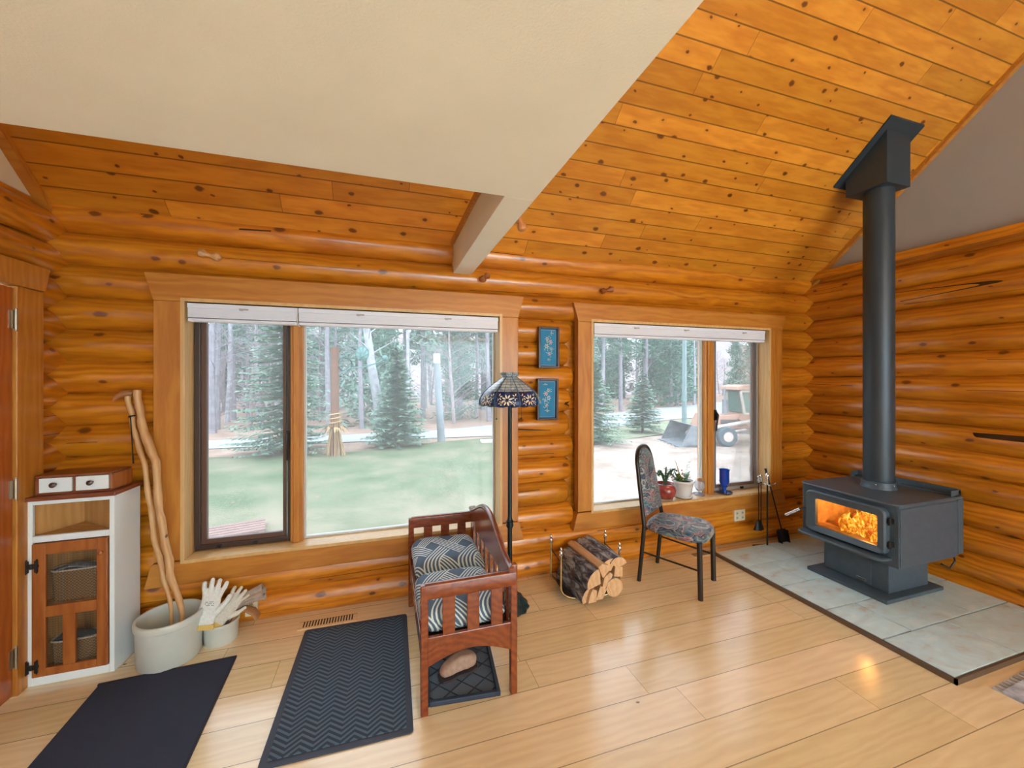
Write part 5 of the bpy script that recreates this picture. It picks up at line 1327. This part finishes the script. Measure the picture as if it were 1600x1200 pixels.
while cnt < 215:
    ratio = random.uniform(-.85, 1.35); y = 22 + 30*random.random()**1.3; x = ratio*y
    if not clear_of_road(x, y): continue
    if any((x-a)**2+(y-c)**2 < 2.0 for a, c in spots): continue
    spots.append((x, y))
    left = ratio < .17
    if left: kind = 'b' if random.random() < .84 else 'p'
    elif ratio < .45: kind = 'p' if random.random() < .62 else 'b'
    else: kind = 'p' if random.random() < .55 else 'b'
    i = random.randrange(3)
    place(kind, i, x, y, random.uniform(.75, 1.2), random.uniform(0, 6.28)); cnt += 1
tb = thing('birch_tree', 'pale leaning bare trunk right of the timber post', 'tree', (-.35, 17.0, GZ))
b = B(); tube(b, [(.35,0,-.1),(.2,0,1.2),(-.1,0,3),(-.35,0,5),(-.5,0,8)], [.26,.20,.17,.13,.06], 9)
for i in range(16):
    z = 3.5+i*.28; a = i*2.4; tube(b, [(-.2-.05*i*.3,0,z),(-.2+math.cos(a)*1.1, math.sin(a)*1.1, z+.7)], [.03,.006], 4)
build('trunk', b, BK2, tb)

# ------------------------------------------------------------------ yellow backhoe loader
tk = thing('backhoe_loader', 'faded orange backhoe loader with cab and raised engine cover parked in the yard', 'tractor', (12.95, 12.6, GZ-.015), math.radians(-17.8))
yl = flat('faded_orange_paint', (.46,.27,.20), .6, var=.12, vscale=3); wl = flat('white_cab_paint', (.55,.50,.46), .5, var=.06); stl = flat('worn_steel', (.20,.22,.24), .6, var=.3, vscale=5); tyr = flat('dusty_tyre', (.08,.12,.14), .85); gl = flat('cab_glass', (.08,.19,.17), .15)
def wheel(x, y, R, w):
    b = B(); lathe(b, [(R*.55,-w/2),(R*.9,-w/2),(R,-w*.32),(R,w*.32),(R*.9,w/2),(R*.55,w/2)], (0,0,0), 32); bmesh.ops.transform(b, matrix=Matrix.Translation((x,y,R)) @ Matrix.Rotation(PI/2,4,'X'), verts=b.verts); o = build('tyre', b, tyr, tk)
    b = B(); lathe(b, [(0,-w*.58),(R*.2,-w*.58),(R*.3,-w*.51),(R*.5,-w*.53),(R*.5,w*.53),(R*.3,w*.51),(0,w*.58)], (0,0,0), 24); bmesh.ops.transform(b, matrix=Matrix.Translation((x,y,R)) @ Matrix.Rotation(PI/2,4,'X'), verts=b.verts); build('rim', b, flat('rim_%d' % int(R*100+y*10), (.60,.48,.44), .5), o)
for y in (-.75, .75): wheel(-.30, y, .37, .26); wheel(2.35, y, .62, .42)
b = B(); prism(b, [(-.55,.62),(-.55,1.12),(.35,1.2),(.95,1.22),(1.1,.62)], 'y', -.40, .40); build('engine_cover', b, yl, tk, bevel=.03, smooth=0)
b = B(); box(b, -.35, .5, -.42, -.39, .72, .98); build('engine_grille', b, flat('dark_grille', (.10,.09,.09), .7), tk, smooth=0)
b = B(); box(b, -.6, 2.6, -.35, .35, .42, .66); build('chassis', b, stl, tk, smooth=0, bevel=.02)
b = B(); prism(b, [(.30,1.0),(.62,.75),(1.15,.70),(1.6,.7),(1.6,1.2),(.45,1.22)], 'y', -.55, .55); build('cowl', b, yl, tk, smooth=0, bevel=.02)
b = B()
for y in (-.58, .58):
    tube(b, [(.48,y,1.2),(.32,y,2.1)], .055, 6); tube(b, [(1.55,y,1.0),(1.30,y,2.1)], .05, 6); tube(b, [(.32,y,2.08),(1.32,y,2.08)], .05, 6); tube(b, [(.46,y,1.22),(1.5,y,1.22)], .05, 6)
build('cab_frame', b, wl, tk)
b = B(); box(b, .45, 1.4, -.55, .55, 1.25, 2.06); build('cab_glazing', b, gl, tk, smooth=0)
b = B(); prism(b, [(.12,2.14),(.18,2.26),(.5,2.33),(1.6,2.33),(1.7,2.2),(1.65,2.12)], 'y', -.66, .66); build('cab_roof', b, yl, tk, smooth=0, bevel=.02)
b = B(); tube(b, [(-.08,-.2,1.2),(-.08,-.2,1.75)], .10, 12); tube(b, [(-.08,-.2,1.75),(-.10,-.2,2.2)], .04, 8); build('exhaust', b, stl, tk)
b = B()
for y in (-.62, .62):
    tube(b, [(.7,y,.95),(-.2,y,.78),(-.85,y,.68),(-1.25,y,.28)], .075, 6); tube(b, [(.5,y,.62),(-.75,y,.42)], .045, 6)
build('loader_arm', b, wl, tk)
b = B(); prism(b, [(-1.35,.45),(-.62,.42),(-.55,1.15),(-1.0,1.2)], 'y', -.36, .36); build('front_guard', b, yl, tk, smooth=0, bevel=.03)
b = B()
prof = [(-1.15,.05),(-2.2,.0),(-2.25,.03),(-1.30,.12),(-1.16,.30),(-1.22,.62),(-1.75,.80),(-1.78,.84),(-1.18,.70),(-1.05,.30)]
prism(b, prof, 'y', -1.0, 1.0)
for y in (-1.0, .97): prism(b, [(-1.12,.05),(-2.15,.03),(-1.78,.80),(-1.2,.66),(-1.1,.3)], 'y', y, y+.03)
build('bucket', b, stl, tk, smooth=20)
b = B()
for i in range(6): obox(b, (-2.26, -.9+i*.36, .02), (.16,.08,.03))
build('bucket_tooth', b, stl, tk, smooth=0)
